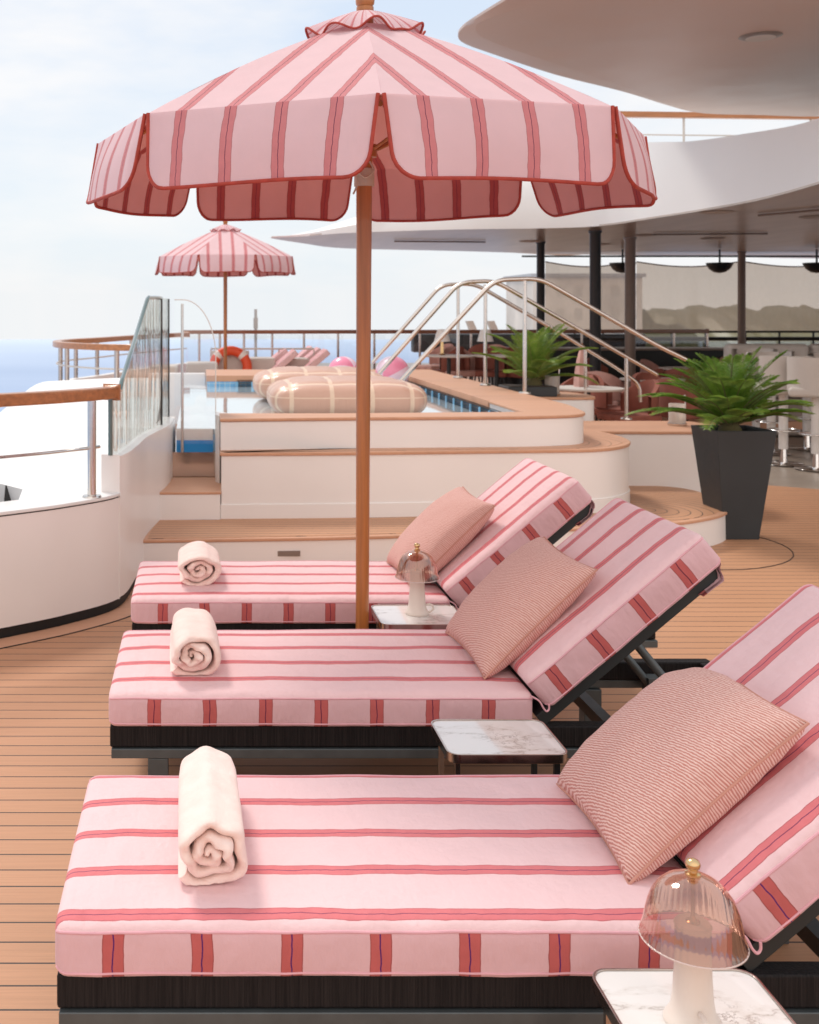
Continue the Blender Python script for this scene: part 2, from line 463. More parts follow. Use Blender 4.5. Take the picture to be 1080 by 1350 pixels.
def tag(o, label=None, cat=None, group=None, kind=None):
    if label: o['label'] = label
    if cat: o['category'] = cat
    if group: o['group'] = group
    if kind: o['kind'] = kind
    return o
def thing(name, loc, label, cat, group=None, rot=(0,0,0), scale=1):
    o = bpy.data.objects.new(name, None); col.objects.link(o); o.empty_display_size = .1
    o.location = loc; o.rotation_euler = rot; o.scale = (scale,)*3
    return tag(o, label, cat, group)
def copy_tree(o, parent=None):
    c = o.copy(); col.objects.link(c); c.parent = parent
    for ch in list(o.children): copy_tree(ch, c)
    return c
def place(src, loc, rz=0, label=None, scale=None, name=None):
    c = copy_tree(src); c.location = loc; c.rotation_euler = (0,0,rz)
    if label: c['label'] = label
    if scale: c.scale = (scale,)*3
    return c
def smooth_path(pts, sub=6, closed=False):
    pts = [Vector(p) for p in pts]; out = []; n = len(pts)
    rng = range(n if closed else n-1)
    for i in rng:
        p1 = pts[i]; p2 = pts[(i+1)%n]
        p0 = pts[i-1] if (i > 0 or closed) else p1; p3 = pts[(i+2)%n] if (i < n-2 or closed) else p2
        for k in range(sub):
            t = k/sub
            out.append(.5*((2*p1)+(p2-p0)*t+(2*p0-5*p1+4*p2-p3)*t*t+(3*p1-p0-3*p2+p3)*t**3))
    if not closed: out.append(pts[-1])
    return out
def round_corner(pts, r=.05, n=5):
    """polyline in 2D/3D with the inner corners rounded"""
    pts = [Vector(p) for p in pts]; out = [pts[0]]
    for i in range(1, len(pts)-1):
        a, b, c = pts[i-1], pts[i], pts[i+1]
        d1 = (a-b); d2 = (c-b); rr = min(r, d1.length*.45, d2.length*.45)
        p = b+d1.normalized()*rr; q = b+d2.normalized()*rr
        for k in range(n+1):
            t = k/n; out.append(p*(1-t)**2+b*2*t*(1-t)+q*t*t)
    out.append(pts[-1]); return out

# ------------------------------------------------------------------ loungers
def cushion(L, W, T, re=.028, rt=.024, seed=0, puff=.006, wav=.0042):
    """x along, y across, z up; mat 0 top, 1 side"""
    prof = []  # (sy, sz, ny, nz) param: rounded rect, counterclockwise from bottom near
    mb = MB()
    def section(ins):
        hw = W/2-ins; ht = T/2-ins*.55; pts = []
        r1 = max(rt-ins*.3, .008); rb = .010
        ny = 14; nz = 5
        def L_(a, b, n):
            for k in range(n): pts.append((a[0]+(b[0]-a[0])*k/n, a[1]+(b[1]-a[1])*k/n))
        def arc(cy, cz, r, a0, a1, n=4):
            for k in range(n): 
                a = a0+(a1-a0)*k/n; pts.append((cy+r*math.cos(a), cz+r*math.sin(a)))
        arc(-hw+rb, -ht+rb, rb, 1.5*PI, PI, 3)
        L_((-hw, -ht+rb), (-hw, ht-r1), nz)
        arc(-hw+r1, ht-r1, r1, PI, PI/2)
        L_((-hw+r1, ht), (hw-r1, ht), ny)
        arc(hw-r1, ht-r1, r1, PI/2, 0)
        L_((hw, ht-r1), (hw, -ht+rb), nz)
        arc(hw-rb, -ht+rb, rb, 0, -PI/2, 3)
        L_((hw-rb, -ht), (-hw+rb, -ht), 4)
        return pts
    xs = []
    for k in range(6): a = PI/2*k/5; xs.append((re*(1-math.sin(a)), re*(1-math.cos(a)) if False else re*(1-math.sin(a)), a))
    # position x = re(1-cos), inset = re(1-sin)
    st = [(re*(1-math.cos(PI/2*k/5)), re*(1-math.sin(PI/2*k/5))) for k in range(6)]
    n = int((L-2*re)/.03)
    mid = [(re+(L-2*re)*k/n, 0) for k in range(1, n)]
    full = st+mid+[(L-x, i) for x, i in st[::-1]]
    rings = []
    for x, ins in full:
        rg = []
        for (y, z) in section(ins):
            u = min(1, min(x, L-x)/.12); vv = 1-abs(y/(W/2))**4
            zz = z+T/2; yy = y+W/2
            if z > 0: zz += puff*u*vv
            nn = noise.noise(Vector((x*5+seed*9, yy*5, zz*9+seed)))
            nn2 = noise.noise(Vector((x*19+seed*3, yy*4, zz*6)))
            if abs(y) > W/2*.96: yy += math.copysign((nn*1.2+nn2*.9)*wav+.003*math.sin(PI*max(0, min(1, (z+T/2)/T))), y)
            zz += nn*wav*.8
            rg.append((x, yy, zz))
        rings.append(rg)
    m = len(rings[0]); vs = [v for r in rings for v in r]; fs = []; ms = []
    for i in range(len(rings)-1):
        for j in range(m):
            a = (i*m+j, i*m+(j+1)%m, (i+1)*m+(j+1)%m, (i+1)*m+j)
            fs.append(a[::-1]); ms.append(0 if 9 <= j <= 9+17 else 1)
    o = mb.add(vs, [], 0); mb.f = fs; mb.m = ms
    mb.f.append(list(range(m))); mb.m.append(1)
    mb.f.append([(len(rings)-1)*m+j for j in range(m)][::-1]); mb.m.append(1)
    # piping loop at top edge and bottom edge
    def loop(j, jj):
        lo = [Vector(rings[i][j]) for i in range(2, len(rings)-2)]
        hi = [Vector(rings[i][jj]) for i in range(2, len(rings)-2)][::-1]
        return lo+hi
    pp = MB()
    pp.tube(loop(9, 27), .0028, 6, closed=True)
    pp.tube(loop(3, 31), .0024, 6, closed=True)
    return mb, pp

LW = .70
def lounger(idx, Y, label, off, seed, width=LW, soff=.117):
    W = width
    t = thing('sun_lounger', (-.285, Y, 0), label, 'sun lounger', 'striped sun loungers side by side on the teak deck')
    topm = stripe_fabric('cloth_top_%d' % idx, 1, .163, off, .0185)
    sidem = stripe_fabric('cloth_side_shaded_%d' % idx, 0, .175, soff, .0215, line=(.10,.015,.14) if idx == 0 else (.13,.02,.06), linew=.0014, base=(.76,.485,.515), stripe=(.56,.13,.125), wr=.9)  # darker mauve than the top: shade of the upright faces put into colour
    sideb = stripe_fabric('cloth_back_side_shaded_%d' % idx, 0, .172, .085, .0215, line=(.10,.015,.14) if idx == 0 else (.10,.02,.05), linew=.0014, base=(.76,.485,.515), stripe=(.56,.13,.125), wr=.9)  # backrest sides likewise, with their shade put into the cloth colour
    Ls = 1.34
    mb, pp = cushion(Ls, W, .105, seed=seed, rt=.026)
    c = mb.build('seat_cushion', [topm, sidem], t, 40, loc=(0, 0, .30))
    pp.build('piping', M['piping'], c)
    a = R(40)
    mb, pp = cushion(.725, W, .118, seed=seed+3, puff=.008)
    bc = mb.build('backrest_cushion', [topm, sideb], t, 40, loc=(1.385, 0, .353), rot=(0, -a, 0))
    pp.build('piping', M['piping'], bc)
    # loose cloth flap folded under the head end
    fl = MB()
    def flapf(u, v):
        y = .012+u*(W-.024); w = noise.noise(Vector((y*9, v*3, seed)))
        x = .715+.02*math.sin(v*PI)-v*.11+w*.012; z = -.0+ -v*.045-.018*math.sin(v*PI)*(1+w)
        return (x, y, z)
    fl.grid(flapf, 24, 8)
    def flap2(u, v):
        p = flapf(u, v); return (p[0]-.006, p[1], p[2]+.010)
    fl.grid(lambda u, v: flap2(1-u, v), 24, 8)
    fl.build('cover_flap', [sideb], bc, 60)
    # little loop of cloth in the hinge gap
    lp = MB(); lp.tube(smooth_path([(1.325, -.004, .40), (1.352, -.006, .385), (1.366, -.006, .362), (1.376, -.006, .352), (1.384, -.004, .358), (1.384, -.004, .372)]), .003, 6)
    lp.build('cover_tie', M['piping'], t)
    # frame
    fr = MB(); TL = 2.2
    for y0, y1 in ((.012, .062), (W-.062, W-.012)):
        fr.box(.005, TL, y0, y1, .231, .2985)
    fr.box(.005, .055, .062, W-.062, .231, .2985); fr.box(TL-.05, TL, .062, W-.062, .231, .2985)
    fr.build('woven_band', M['wicker'], t, 30, bevel=.006)
    f2 = MB()
    for y0, y1 in ((.004, .054), (W-.054, W-.004)):
        f2.box(.01, TL+.005, y0, y1, .199, .229)
    f2.box(.01, .06, .054, W-.054, .199, .229); f2.box(TL-.045, TL+.005, .054, W-.054, .199, .229)
    f2.box(1.32, 1.36, .062, W-.062, .199, .229)
    f2.build('rail_frame', M['grey_metal'], t, 30, bevel=.003)
    for x in (.125, 1.72):
        for y in (.006, W-.070):
            MB().box(x, x+.064, y, y+.064, 0, .1985).build('leg', M['grey_metal'], t, 30, bevel=.003)
    MB().box(.06, 1.33, .064, W-.064, .285, .297).build('seat_sling', M['wicker'], t)
    bf = MB(); mt = Matrix.Translation((1.36, 0, .315)) @ Matrix.Rotation(-a, 4, 'Y')
    bf.box(0, .74, .025, .055, -.028, .012, 0, mt); bf.box(0, .74, W-.055, W-.025, -.028, .012, 0, mt)
    bf.box(.70, .74, .055, W-.055, -.026, .008, 0, mt); bf.box(.0, .04, .055, W-.055, -.026, .008, 0, mt)
    bf.box(.36, .40, .055, W-.055, -.026, .004, 0, mt)
    bf.box(.04, .70, .06, W-.06, .006, .016, 0, mt)
    bf.build('backrest_frame', M['dark_metal'], t, 30, bevel=.002)
    st = MB()
    for y in (.11, W-.11):
        p0 = mt @ Vector((.40, y, -.03)); st.tube([p0, (1.95, y, .225)], .014, 10)
        st.box(1.93, 1.98, y-.03, y+.03, .20, .262)
    st.tube([(mt @ Vector((.40, .11, -.03))), (mt @ Vector((.40, W-.11, -.03)))], .012, 8)
    st.build('backrest_strut', M['grey_metal'], t, 40)
    bx = MB().box(1.62, 1.66, .064, W-.064, .215, .255).build('cross_bar', M['dark_metal'], t)
    return t

LY = (2.14, 3.43, 4.56)
lounger(0, LY[0], 'nearest pink striped sun lounger, with the large rolled towel and largest patterned pillow', .035, 1, soff=.117)
lounger(1, LY[1], 'middle pink striped sun lounger, between the nearest one and the one by the umbrella pole', .125, 2, soff=.145)
lounger(2, LY[2], 'farthest of the three pink striped sun loungers, just behind the umbrella pole', .075, 3, soff=.135)

# ------------------------------------------------------------------ towels
def towel(name, X, Y, z, L, w, h, label, seed, rz=0):
    turns = 2.9; N = 150; Ro = .5; r0 = .07
    pitch = (Ro-r0)/turns; th = pitch*.90
    pts_o = []; pts_i = []
    for i in range(N+1):
        t = i/N; a = -2*PI*turns*t - .9*PI+2*PI*turns
        a = PI*1.22 + 2*PI*turns*(1-t)*1.0
        r = r0+(Ro-r0)*t
        wob = 1+.26*noise.noise(Vector((math.cos(a)*1.5+seed*5, math.sin(a)*1.5, t*1.3)))*(1-.5*t)+(.10*noise.noise(Vector((t*26, seed, 0))))*(1-t*.75)
        q_ = 2.9
        sqf = 1/((abs(math.cos(a))**q_+abs(math.sin(a))**q_)**(1/q_))
        rr = r*wob*(1+(sqf-1)*.45*t)
        ro = rr; ri = max(rr-th*(1+.25*noise.noise(Vector((t*14, seed*2, 4)))), .01)
        pts_o.append((math.cos(a)*ro, math.sin(a)*ro)); pts_i.append((math.cos(a)*ri, math.sin(a)*ri))
    loop = pts_o+pts_i[::-1]; m = len(loop)
    cen = [((pts_o[min(j, 2*N+1-j)][0]+pts_i[min(j, 2*N+1-j)][0])/2, (pts_o[min(j, 2*N+1-j)][1]+pts_i[min(j, 2*N+1-j)][1])/2) for j in range(m)]
    secs = []
    e = .020
    for k in range(5):
        a = PI/2*k/4; secs.append((e*(1-math.sin(a)) - 0 if False else e*(1-math.cos(a)), 1-math.sin(a)))
    secs = [(e*(1-math.cos(PI/2*k/4)), (1-math.sin(PI/2*k/4))) for k in range(5)]
    NY = 22
    ys = secs+[(e+(L-2*e)*k/NY, 0) for k in range(1, NY)]+[(L-y, i) for y, i in secs[::-1]]
    vs = []
    for (y, ins) in ys:
        for j, (px, pz) in enumerate(loop):
            jj = min(j, 2*N+1-j); t = jj/N
            cx, cz = cen[j]
            q = ins*.8
            x = px+(cx-px)*q; zz = pz+(cz-pz)*q
            if zz < -.40: zz = -.40+(zz+.40)*.15
            n1 = noise.noise(Vector((x*3+seed, y*9, zz*3)))*.022+noise.noise(Vector((x*9+seed, y*30, zz*9)))*.008
            x *= 1+n1; zz *= 1+n1
            # individual layers end at slightly different depth
            dy = (.030*noise.noise(Vector((t*9, seed*3, 1)))+.020*(t-.3)**2-.004+ .006*noise.noise(Vector((x*8, zz*8, seed))))
            f = 1-min(1, y/.12)
            tap = 1-.06*max(0, (y-L*.62)/(L*.38))**2*1.6-.02
            vs.append((x*w*tap, y+dy*f*1.6, (zz+.435)*h*1.07*tap))
    fs = []
    K = len(ys)
    for i in range(K-1):
        for j in range(m): fs.append((i*m+j, (i+1)*m+j, (i+1)*m+(j+1)%m, i*m+(j+1)%m))
    for j in range(N):
        fs.append((j, j+1, 2*N+1-j-1, 2*N+1-j))
        b_ = (K-1)*m; fs.append((b_+j+1, b_+j, b_+2*N+1-j, b_+2*N+1-j-1))
    mb = MB(); mb.add(vs, fs)
    o = mb.build(name, M['towel'], None, 60, loc=(X, Y, z), rot=(0, 0, rz))
    tag(o, label, 'towel', 'rolled cream towels on the sun loungers')
ZT = .409
towel('rolled_towel', .025, 2.255, ZT, .435, .178, .160, 'largest rolled cream towel, on the nearest sun lounger', 1, rz=R(1))
towel('rolled_towel', -.016, 3.55, ZT, .40, .200, .158, 'rolled cream towel on the middle striped sun lounger', 2.3, rz=R(2))
towel('rolled_towel', .0, 4.74, ZT, .36, .225, .155, 'smallest rolled cream towel, on the farthest striped sun lounger', 4.1, rz=R(1))

# ------------------------------------------------------------------ pillows
def pillow(Xb, zb, Xt, zt, y0, y1, mat, label, seed, tilt=0, sag=0, T=.098):
    u0 = Vector((Xt-Xb, 0, zt-zb)); Lv = u0.length; Lu = y1-y0
    ang = math.atan2(zt-zb, Xt-Xb)
    n = 44; mb = MB()
    def f(u, v, side):
        a = u*2-1; b = v*2-1
        ea = 1-.065*(1-b*b)*1.0; eb = 1-.065*(1-a*a)
        x = b*Lv/2*eb*(1.06); y = a*Lu/2*ea*(1.05)
        q = max(0, (1-a**2)*(1-b**2))
        hgt = q**.37 if q > 0 else 0
        edge = min(1-abs(a), 1-abs(b))
        pucker = .10*noise.noise(Vector((a*7+seed, b*7, 3)))*max(0, 1-edge*3.0)*min(1, edge*9)
        big = .10*noise.noise(Vector((a*1.6+seed*3, b*1.6, 9)))
        z = hgt*(1+big+pucker)*(T if side > 0 else T*.85)*side
        # slump: top corner folds forward
        if sag: 
            k = max(0, b-.55)*max(0, a-.1); z += -.20*k*sag; x -= .10*k*sag
        # crease near upper far corner
        if side > 0: z -= .012*sag*math.exp(-((a-.55)**2/.03+(b-.62)**2/.006))
        return (x, y, z)
    # align local x->along backrest, y->depth, z->normal (toward camera-left)
    o1 = mb.grid(lambda u, v: f(u, v, 1), n, n); 
    for i in range(len(mb.f)): mb.f[i] = mb.f[i][::-1]
    k0 = len(mb.f)
    mb.grid(lambda u, v: f(u, v, -1), n, n)
    cpos = Vector(((Xb+Xt)/2+.008, (y0+y1)/2-.012, (zb+zt)/2-.006))
    o = mb.build('pillow', mat, None, 60, loc=cpos, rot=(0, -ang, tilt))
    me = o.data
    import bmesh
    bm = bmesh.new(); bm.from_mesh(me); bmesh.ops.remove_doubles(bm, verts=bm.verts, dist=.0004)
    bmesh.ops.recalc_face_normals(bm, faces=bm.faces); bm.to_mesh(me); bm.free()
    tag(o, label, 'pillow', 'woven blush pillows on the sun loungers')
    edge = [f(k/n, 0, 1) for k in range(n)]+[f(1, k/n, 1) for k in range(n)]+[f(1-k/n, 1, 1) for k in range(n)]+[f(0, 1-k/n, 1) for k in range(n)]
    pp = MB().tube(edge, .0032, 6, closed=True).build('piping', M['pipe_p'], o)
    return o
M['pipe_p'] = simple('pillow_piping', (.60,.30,.23), .9)
pillow(.905, .425, 1.255, .745, 2.30, 2.76, M['pillow'], 'largest blush pillow with wavy red lines, on the nearest sun lounger', 1, tilt=R(-1), sag=.6)
pillow(.925, .43, 1.272, .762, 3.57, 4.06, M['pillow2'], 'blush woven pillow leaning on the backrest of the middle sun lounger', 2, tilt=R(1))
pillow(.905, .43, 1.25, .765, 4.72, 5.20, M['pillow3'], 'small blush pillow leaning on the backrest of the farthest sun lounger', 3, tilt=R(2))

# ------------------------------------------------------------------ side tables and lamps
def side_table(X0, X1, Y0, Y1, h, label):
    t = thing('side_table', ((X0+X1)/2, (Y0+Y1)/2, 0), label, 'side table', 'low marble side tables beside the loungers')
    hx = (X1-X0)/2; hy = (Y1-Y0)/2
    def rr(hx, hy, r, n=6):
        pts = []
        for cx, cy, a0 in ((hx-r, hy-r, 0), (-hx+r, hy-r, PI/2), (-hx+r, -hy+r, PI), (hx-r, -hy+r, 1.5*PI)):
            for k in range(n+1): a = a0+PI/2*k/n; pts.append((cx+r*math.cos(a), cy+r*math.sin(a)))
        return pts
    o = rr(hx, hy, .035); i = rr(hx-.005, hy-.005, .031)
    n = len(o); mb = MB()
    vs = [(p[0], p[1], h-.026) for p in o]+[(p[0], p[1], h) for p in o]+[(p[0], p[1], h) for p in i]+[(p[0], p[1], h-.026) for p in i]
    fs = []
    for a in range(4):
        for k in range(n): fs.append((a*n+k, a*n+(k+1)%n, ((a+1)%4)*n+(k+1)%n, ((a+1)%4)*n+k))
    mb.add(vs, fs); mb.build('rim', M['warm_steel'], t, 40, bevel=.0012)
    MB().prism(rr(hx-.0055, hy-.0055, .030), h-.022, h-.003).build('table_top', M['marble'], t, 30)
    for sx in (-1, 1):
        for sy in (-1, 1):
            MB().box(sx*(hx-.03)-.008, sx*(hx-.03)+.008, sy*(hy-.03)-.008, sy*(hy-.03)+.008, .0, h-.0265).build('leg', M['dark_metal'] if sx > 0 else M['warm_steel'], t, bevel=.002)
    return t
side_table(.725, 1.03, 1.76, 2.04, .38, 'nearest white marble side table with the large glass lamp on it')
side_table(.692, 1.03, 3.02, 3.285, .38, 'bare white marble side table in front of the middle sun lounger')
side_table(.71, 1.055, 4.24, 4.53, .39, 'small marble side table beside the umbrella pole, under the small lamp')

def lamp(X, Y, z, label, rz, s=1):
    t = thing('table_lamp', (X, Y, z), label, 'table lamp', 'cordless table lamps with glass cloche shades', (0,0,rz), s)
    MB().lathe([(.0,0),(.046,0),(.048,.004),(.047,.008),(.043,.014),(.037,.024),(.0335,.045),(.0315,.075),(.030,.105),(.0292,.168),(.027,.172),(0,.172)], 40, cap0=False, cap1=False).build('lamp_base', M['ceramic'], t, 50)
    b = MB(); b.tube([(0.033,0,.012),(.052,0,.010),(.064,0,.022),(.062,0,.036),(.050,0,.042),(.036,0,.038)], .0045, 8)
    b.build('handle', M['ceramic'], t, 60)
    prof = [(.0865,.146),(.0850,.150),(.0815,.159),(.0790,.172),(.0765,.186),(.0725,.202),(.0665,.218),(.0575,.232),(.0460,.243),(.0320,.2505),(.0170,.2548),(.006,.2565)]
    N = 144
    def fl(i, j):
        amp = .013*max(0, min(1, (7-i)/5.0)); return amp*math.cos(2*PI*j/N*48)
    sh = MB().lathe(prof, N, cap0=False, cap1=False, flute=fl).build('lamp_shade', M['glass_shade'], t, 180)
    ri = MB(); ri.tube([(.0867*math.cos(2*PI*k/64), .0867*math.sin(2*PI*k/64), .146) for k in range(64)], .0014, 6, closed=True)
    ri.build('rim', M['glass_lip'], sh, 60)
    MB().lathe([(0,.172),(.012,.172),(.012,.177),(.007,.179),(.0035,.186),(.0035,.256),(0,.256)], 24, cap0=False, cap1=False).build('stem', M['brass'], t, 50)
    MB().lathe([(0,.166),(.030,.168),(.031,.171),(.028,.175),(.0,.176)], 32, cap0=False, cap1=False).build('light_disc', M['ceramic'], t, 50)
    MB().lathe([(.0,.2565),(.013,.2567),(.013,.260),(.008,.262),(.0075,.266),(.011,.269),(.0125,.275),(.0105,.281),(.005,.284),(0,.285)], 24, cap0=False, cap1=False).build('finial', M['brass'], t, 50)
M['glass_lip'] = simple('glass_lip', (.80,.66,.62), .1, 0, coat=1)
lamp(.853, 1.885, .3775, 'large glass cloche table lamp on the nearest marble table, partly cut off', R(-95))
lamp(.88, 4.40, .3875, 'small glass cloche table lamp beside the umbrella pole', R(-12))

# ------------------------------------------------------------------ umbrellas
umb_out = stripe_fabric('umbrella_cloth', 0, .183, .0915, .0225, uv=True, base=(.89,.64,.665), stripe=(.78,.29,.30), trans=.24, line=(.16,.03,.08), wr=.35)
umb_in = stripe_fabric('umbrella_cloth_shaded', 0, .183, .0915, .0215, uv=True, base=(.84,.50,.45), stripe=(.56,.15,.14), trans=.45, wr=.3, linew=.0008)  # underside of the same cloth, its shade and glow put into redder colours
def umbrella():
    t = thing('beach_umbrella', (0,0,0), 'large pink striped umbrella shading the nearer sun loungers', 'umbrella', 'pink striped wooden umbrellas')
    Rr, Hr, Ht, rt = 1.075, 2.285, 2.73, .10
    hw = Rr*math.sin(PI/8); ap = Rr*math.cos(PI/8)
    can = MB(); uv = []
    NV, NU = 10, 12
    for k in range(8):
        am = k*PI/4+PI/8
        er = Vector((math.cos(am), math.sin(am), 0)); et = Vector((-math.sin(am), math.cos(am), 0))
        for side in (0, 1):
            def fn(u, v):
                s = v; r = rt+(1-rt)*0
                rr = rt/Rr+(1-rt/Rr)*s
                tt = (u*2-1)*hw*rr
                sag = .012*math.sin(PI*s)*(1-(u*2-1)**2)-.022*math.sin(PI*s)
                z = Ht+(Hr-Ht)*s-sag+.004*noise.noise(Vector((u*5, s*6, k)))*s
                p = er*(ap*rr)+et*tt; uv.append((tt, s))
                return (p.x, p.y, z-side*.004)
            if side == 0:
                can.grid(fn, NU, NV, 0)
            else:
                st = len(can.f); can.grid(fn, NU, NV, 1)
                for i in range(st, len(can.f)): can.f[i] = can.f[i][::-1]
    for i in range(len(can.f)):
        can.f[i] = can.f[i][::-1]
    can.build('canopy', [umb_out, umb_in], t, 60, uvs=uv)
    VL = .258
    for k in range(8):
        am = k*PI/4+PI/8; rnd = random.Random(k)
        er = Vector((math.cos(am), math.sin(am), 0)); et = Vector((-math.sin(am), math.cos(am), 0))
        mb = MB(); uvf = []; cw = hw-.008; rc = .082; ph = rnd.random()*6; fl_ = rnd.uniform(-.012, .018)
        def pt(tt, d, am=am, k=k, ph=ph, fl_=fl_):
            # tt tangential, d distance down
            bul = .016*math.sin(PI*min(1, d/VL))*(1-(tt/hw)**2)+(.030+fl_)*(d/VL)+.010*(d/VL)*math.sin(tt*9+ph)
            bul += .055*(d/VL)*abs(math.cos(am-R(6)))**3
            edge = max(0, abs(tt)/hw-.82)*5.5
            bul -= .022*edge*(d/VL)
            p = er*(ap+.004+bul)+et*tt*(1.0-.012*(d/VL))
            dz = d*.985
            return Vector((p.x, p.y, Hr-dz+.002))
        def bottom(tt):
            a = abs(tt)-(cw-rc)
            d = VL+.006*math.sin(tt*7+ph)
            if a > 0: d -= rc-math.sqrt(max(0, rc*rc-a*a))
            return d
        ts = [-cw+2*cw*i/30 for i in range(31)]
        ts = sorted(set([round(x, 5) for x in ts]+[round(s*(cw-rc+rc*math.sin(PI/2*q/6)), 5) for s in (-1, 1) for q in range(7)]))
        # narrow the top of the slit: the side edges lean in a little
        def xin(tt, d):
            e = abs(tt)/cw
            tt = tt*(1-.035*(d/VL)*e**2)
            return tt
        nd = 12
        for side in (0, 1):
            off = len(mb.v)
            for i, tt in enumerate(ts):
                for j in range(nd+1):
                    d = bottom(tt)*j/nd
                    p = pt(xin(tt, d), d)-er*(.003*side); mb.v.append(tuple(p)); uvf.append((tt, -d))
            for i in range(len(ts)-1):
                for j in range(nd):
                    a = off+i*(nd+1)+j; q = (a, a+1, a+nd+2, a+nd+1)
                    mb.f.append(list(q if side == 0 else q[::-1])); mb.m.append(side)
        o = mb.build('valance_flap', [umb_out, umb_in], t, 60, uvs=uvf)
        e = [pt(xin(-cw, d), d) for d in [(VL-rc)*q/6 for q in range(6)]]+[pt(xin(tt, bottom(tt)), bottom(tt)) for tt in ts]+[pt(xin(cw, d), d) for d in [(VL-rc)*q/6 for q in range(6)][::-1]]
        MB().tube(e, .0068, 6).build('edge_trim', M['rust_trim'], o, 60)
    # vent cap with ruffled edge
    vc = MB(); uvc = []
    def vf(u, v, low=0):
        a = u*2*PI; s = v
        wave = math.sin(a*8+.8*math.sin(a*3))+.35*math.sin(a*13+1)
        r = .035+.190*s+.012*wave*s**2
        z = 2.796-.045*s-.052*s**2.2+.018*wave*s**3
        return (r*math.cos(a), r*math.sin(a), z-low)
    def vg(u, v):
        p = vf(u, v); uvc.append(((u*16 % 1-.5)*.4, v*.2)); return p
    vc.grid(vg, 128, 10, 0)
    for i in range(len(vc.f)): vc.f[i] = vc.f[i][::-1]
    o = vc.build('vent_cap', [umb_out], t, 70, uvs=uvc)
    MB().tube([vf(q/128, 1) for q in range(128)], .0048, 6, closed=True).build('edge_trim', M['rust_trim'], o, 60)
    MB().lathe([(0,2.77),(.026,2.78),(.034,2.79),(.036,2.80),(.022,2.806),(.024,2.812),(.036,2.826),(.038,2.843),(.030,2.862),(.012,2.874),(0,2.876)], 24, cap0=False, cap1=False).build('finial', M['pole_wood'], t, 60)
    MB().tube([(0,0,.05),(0,0,1.2),(0,0,2.815)], [.0255,.028,.034], 24).build('pole', M['pole_wood'], t, 50)
    MB().lathe([(.031,2.105),(.040,2.105),(.040,2.17),(.038,2.175),(.031,2.175)], 24, cap0=False, cap1=False).build('collar', M['rope'], t, 40)
    MB().lathe([(.027,1.50+.72),(.05,1.50+.72),(.05,2.27),(.027,2.27)], 20).build('hub', M['pole_wood'], t, 40)
    for k in range(8):
        a = k*PI/4; d = Vector((math.cos(a), math.sin(a), 0))
        MB().tube([d*.05+Vector((0,0,2.705)), d*.6+Vector((0,0,2.47)), d*1.035+Vector((0,0,2.262))], .009, 8).build('rib', M['pole_wood'], t, 50)
        MB().tube([d*.05+Vector((0,0,2.25)), d*.55+Vector((0,0,2.475))], .007, 8).build('strut', M['pole_wood'], t, 50)
    MB().lathe([(0,2.69),(.06,2.69),(.06,2.74),(0,2.74)], 20, cap0=False, cap1=False).build('top_hub', M['pole_wood'], t, 40)
    MB().tube(smooth_path([(.02,-.03,2.2),(.035,-.05,2.16),(.0,-.055,2.135),(-.035,-.045,2.165),(-.03,-.05,2.11),(-.045,-.06,2.07)]), .004, 6).build('pull_cord', M['rope'], t, 60)
    MB().lathe([(0,0),(.13,0),(.13,.03),(.12,.045),(.035,.05),(.035,.16),(.0265,.16)], 32, cap0=False, cap1=False).build('base', M['dark_metal'], t, 50)
    return t
ub = umbrella()
ub.location = (.658, 4.405, 0); ub.rotation_euler = (R(1.3), R(.2), R(-6))
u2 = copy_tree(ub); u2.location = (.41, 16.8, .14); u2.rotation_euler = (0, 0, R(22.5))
u2['label'] = 'small distant pink striped umbrella beyond the pool'

# ------------------------------------------------------------------ deck, bulkhead
def struct(o): o['kind'] = 'structure'; return o
wallc = [(-3.6,3.6),(-2.6,4.15),(-1.7,4.80),(-.97,5.34),(-.66,5.60),(-.43,5.90),(-.365,6.35),(-.33,6.85),(-.275,7.25),(-.215,7.65),(-.19,8.05),(-.18,8.35)]
wc = [Vector((p[0], p[1], 0)) for p in wallc]
wp = smooth_path(wc, 6)
deckpoly = [(-3.7,-2),(9.5,-2),(20,-2),(20,8.6)]
e1 = PH(1080, 645, 0); e2 = PH(940, 634, 0); e3 = PH(880, 630, 0)
deckpoly += [(e1[0]+2, e1[1]-.1), e1, e2, (5.4, 11.2), (5.0, 14), (0, 14)]+[(-.2, 8.6)]+[(p.x-.03, p.y+.02) for p in wp[::-3]]+[(-3.7, 3.4)]
o = MB().prism(deckpoly, -.04, 0).build('deck', M['teak'], None, 0); struct(o)
o = MB().prism([(-.2,7),(26,7),(26,34),(-.2,34)], -.08, -.006).build('dining_floor', M['stone'], None, 0); struct(o)
# margin boards following the bulkhead
mg = MB()
ii = [p for p in wp if p.y < 6.8]
def off(p_list, i, d):
    a = p_list[max(0, i-1)]; b = p_list[min(len(p_list)-1, i+1)]; t = (b-a).normalized(); nrm = Vector((t.y, -t.x, 0))
    return p_list[i]+nrm*d
vs = []; fs = []
for i in range(len(ii)): vs += [tuple(off(ii, i, 0)+Vector((0,0,.004))), tuple(off(ii, i, .13)+Vector((0,0,.004)))]
fs = [(2*i, 2*i+1, 2*i+3, 2*i+2) for i in range(len(ii)-1)]
mg.add(vs, fs); o = mg.build('deck_margin', M['teak_plain'], None, 0); struct(o)
o = MB().tube([off(ii, i, .133)+Vector((0,0,.0015)) for i in range(len(ii))], .003, 6).build('deck_caulk', M['black'], None, 0); struct(o)
lobe_out = [PH(*q, .2) for q in ((188,712),(475,708),(749,697),(897,690),(929,683),(956,669))]
arc = [(3.15+math.cos(a)*.86, 7.55+math.sin(a)*.80, .0015) for a in [R(-75+i*9) for i in range(14)]]
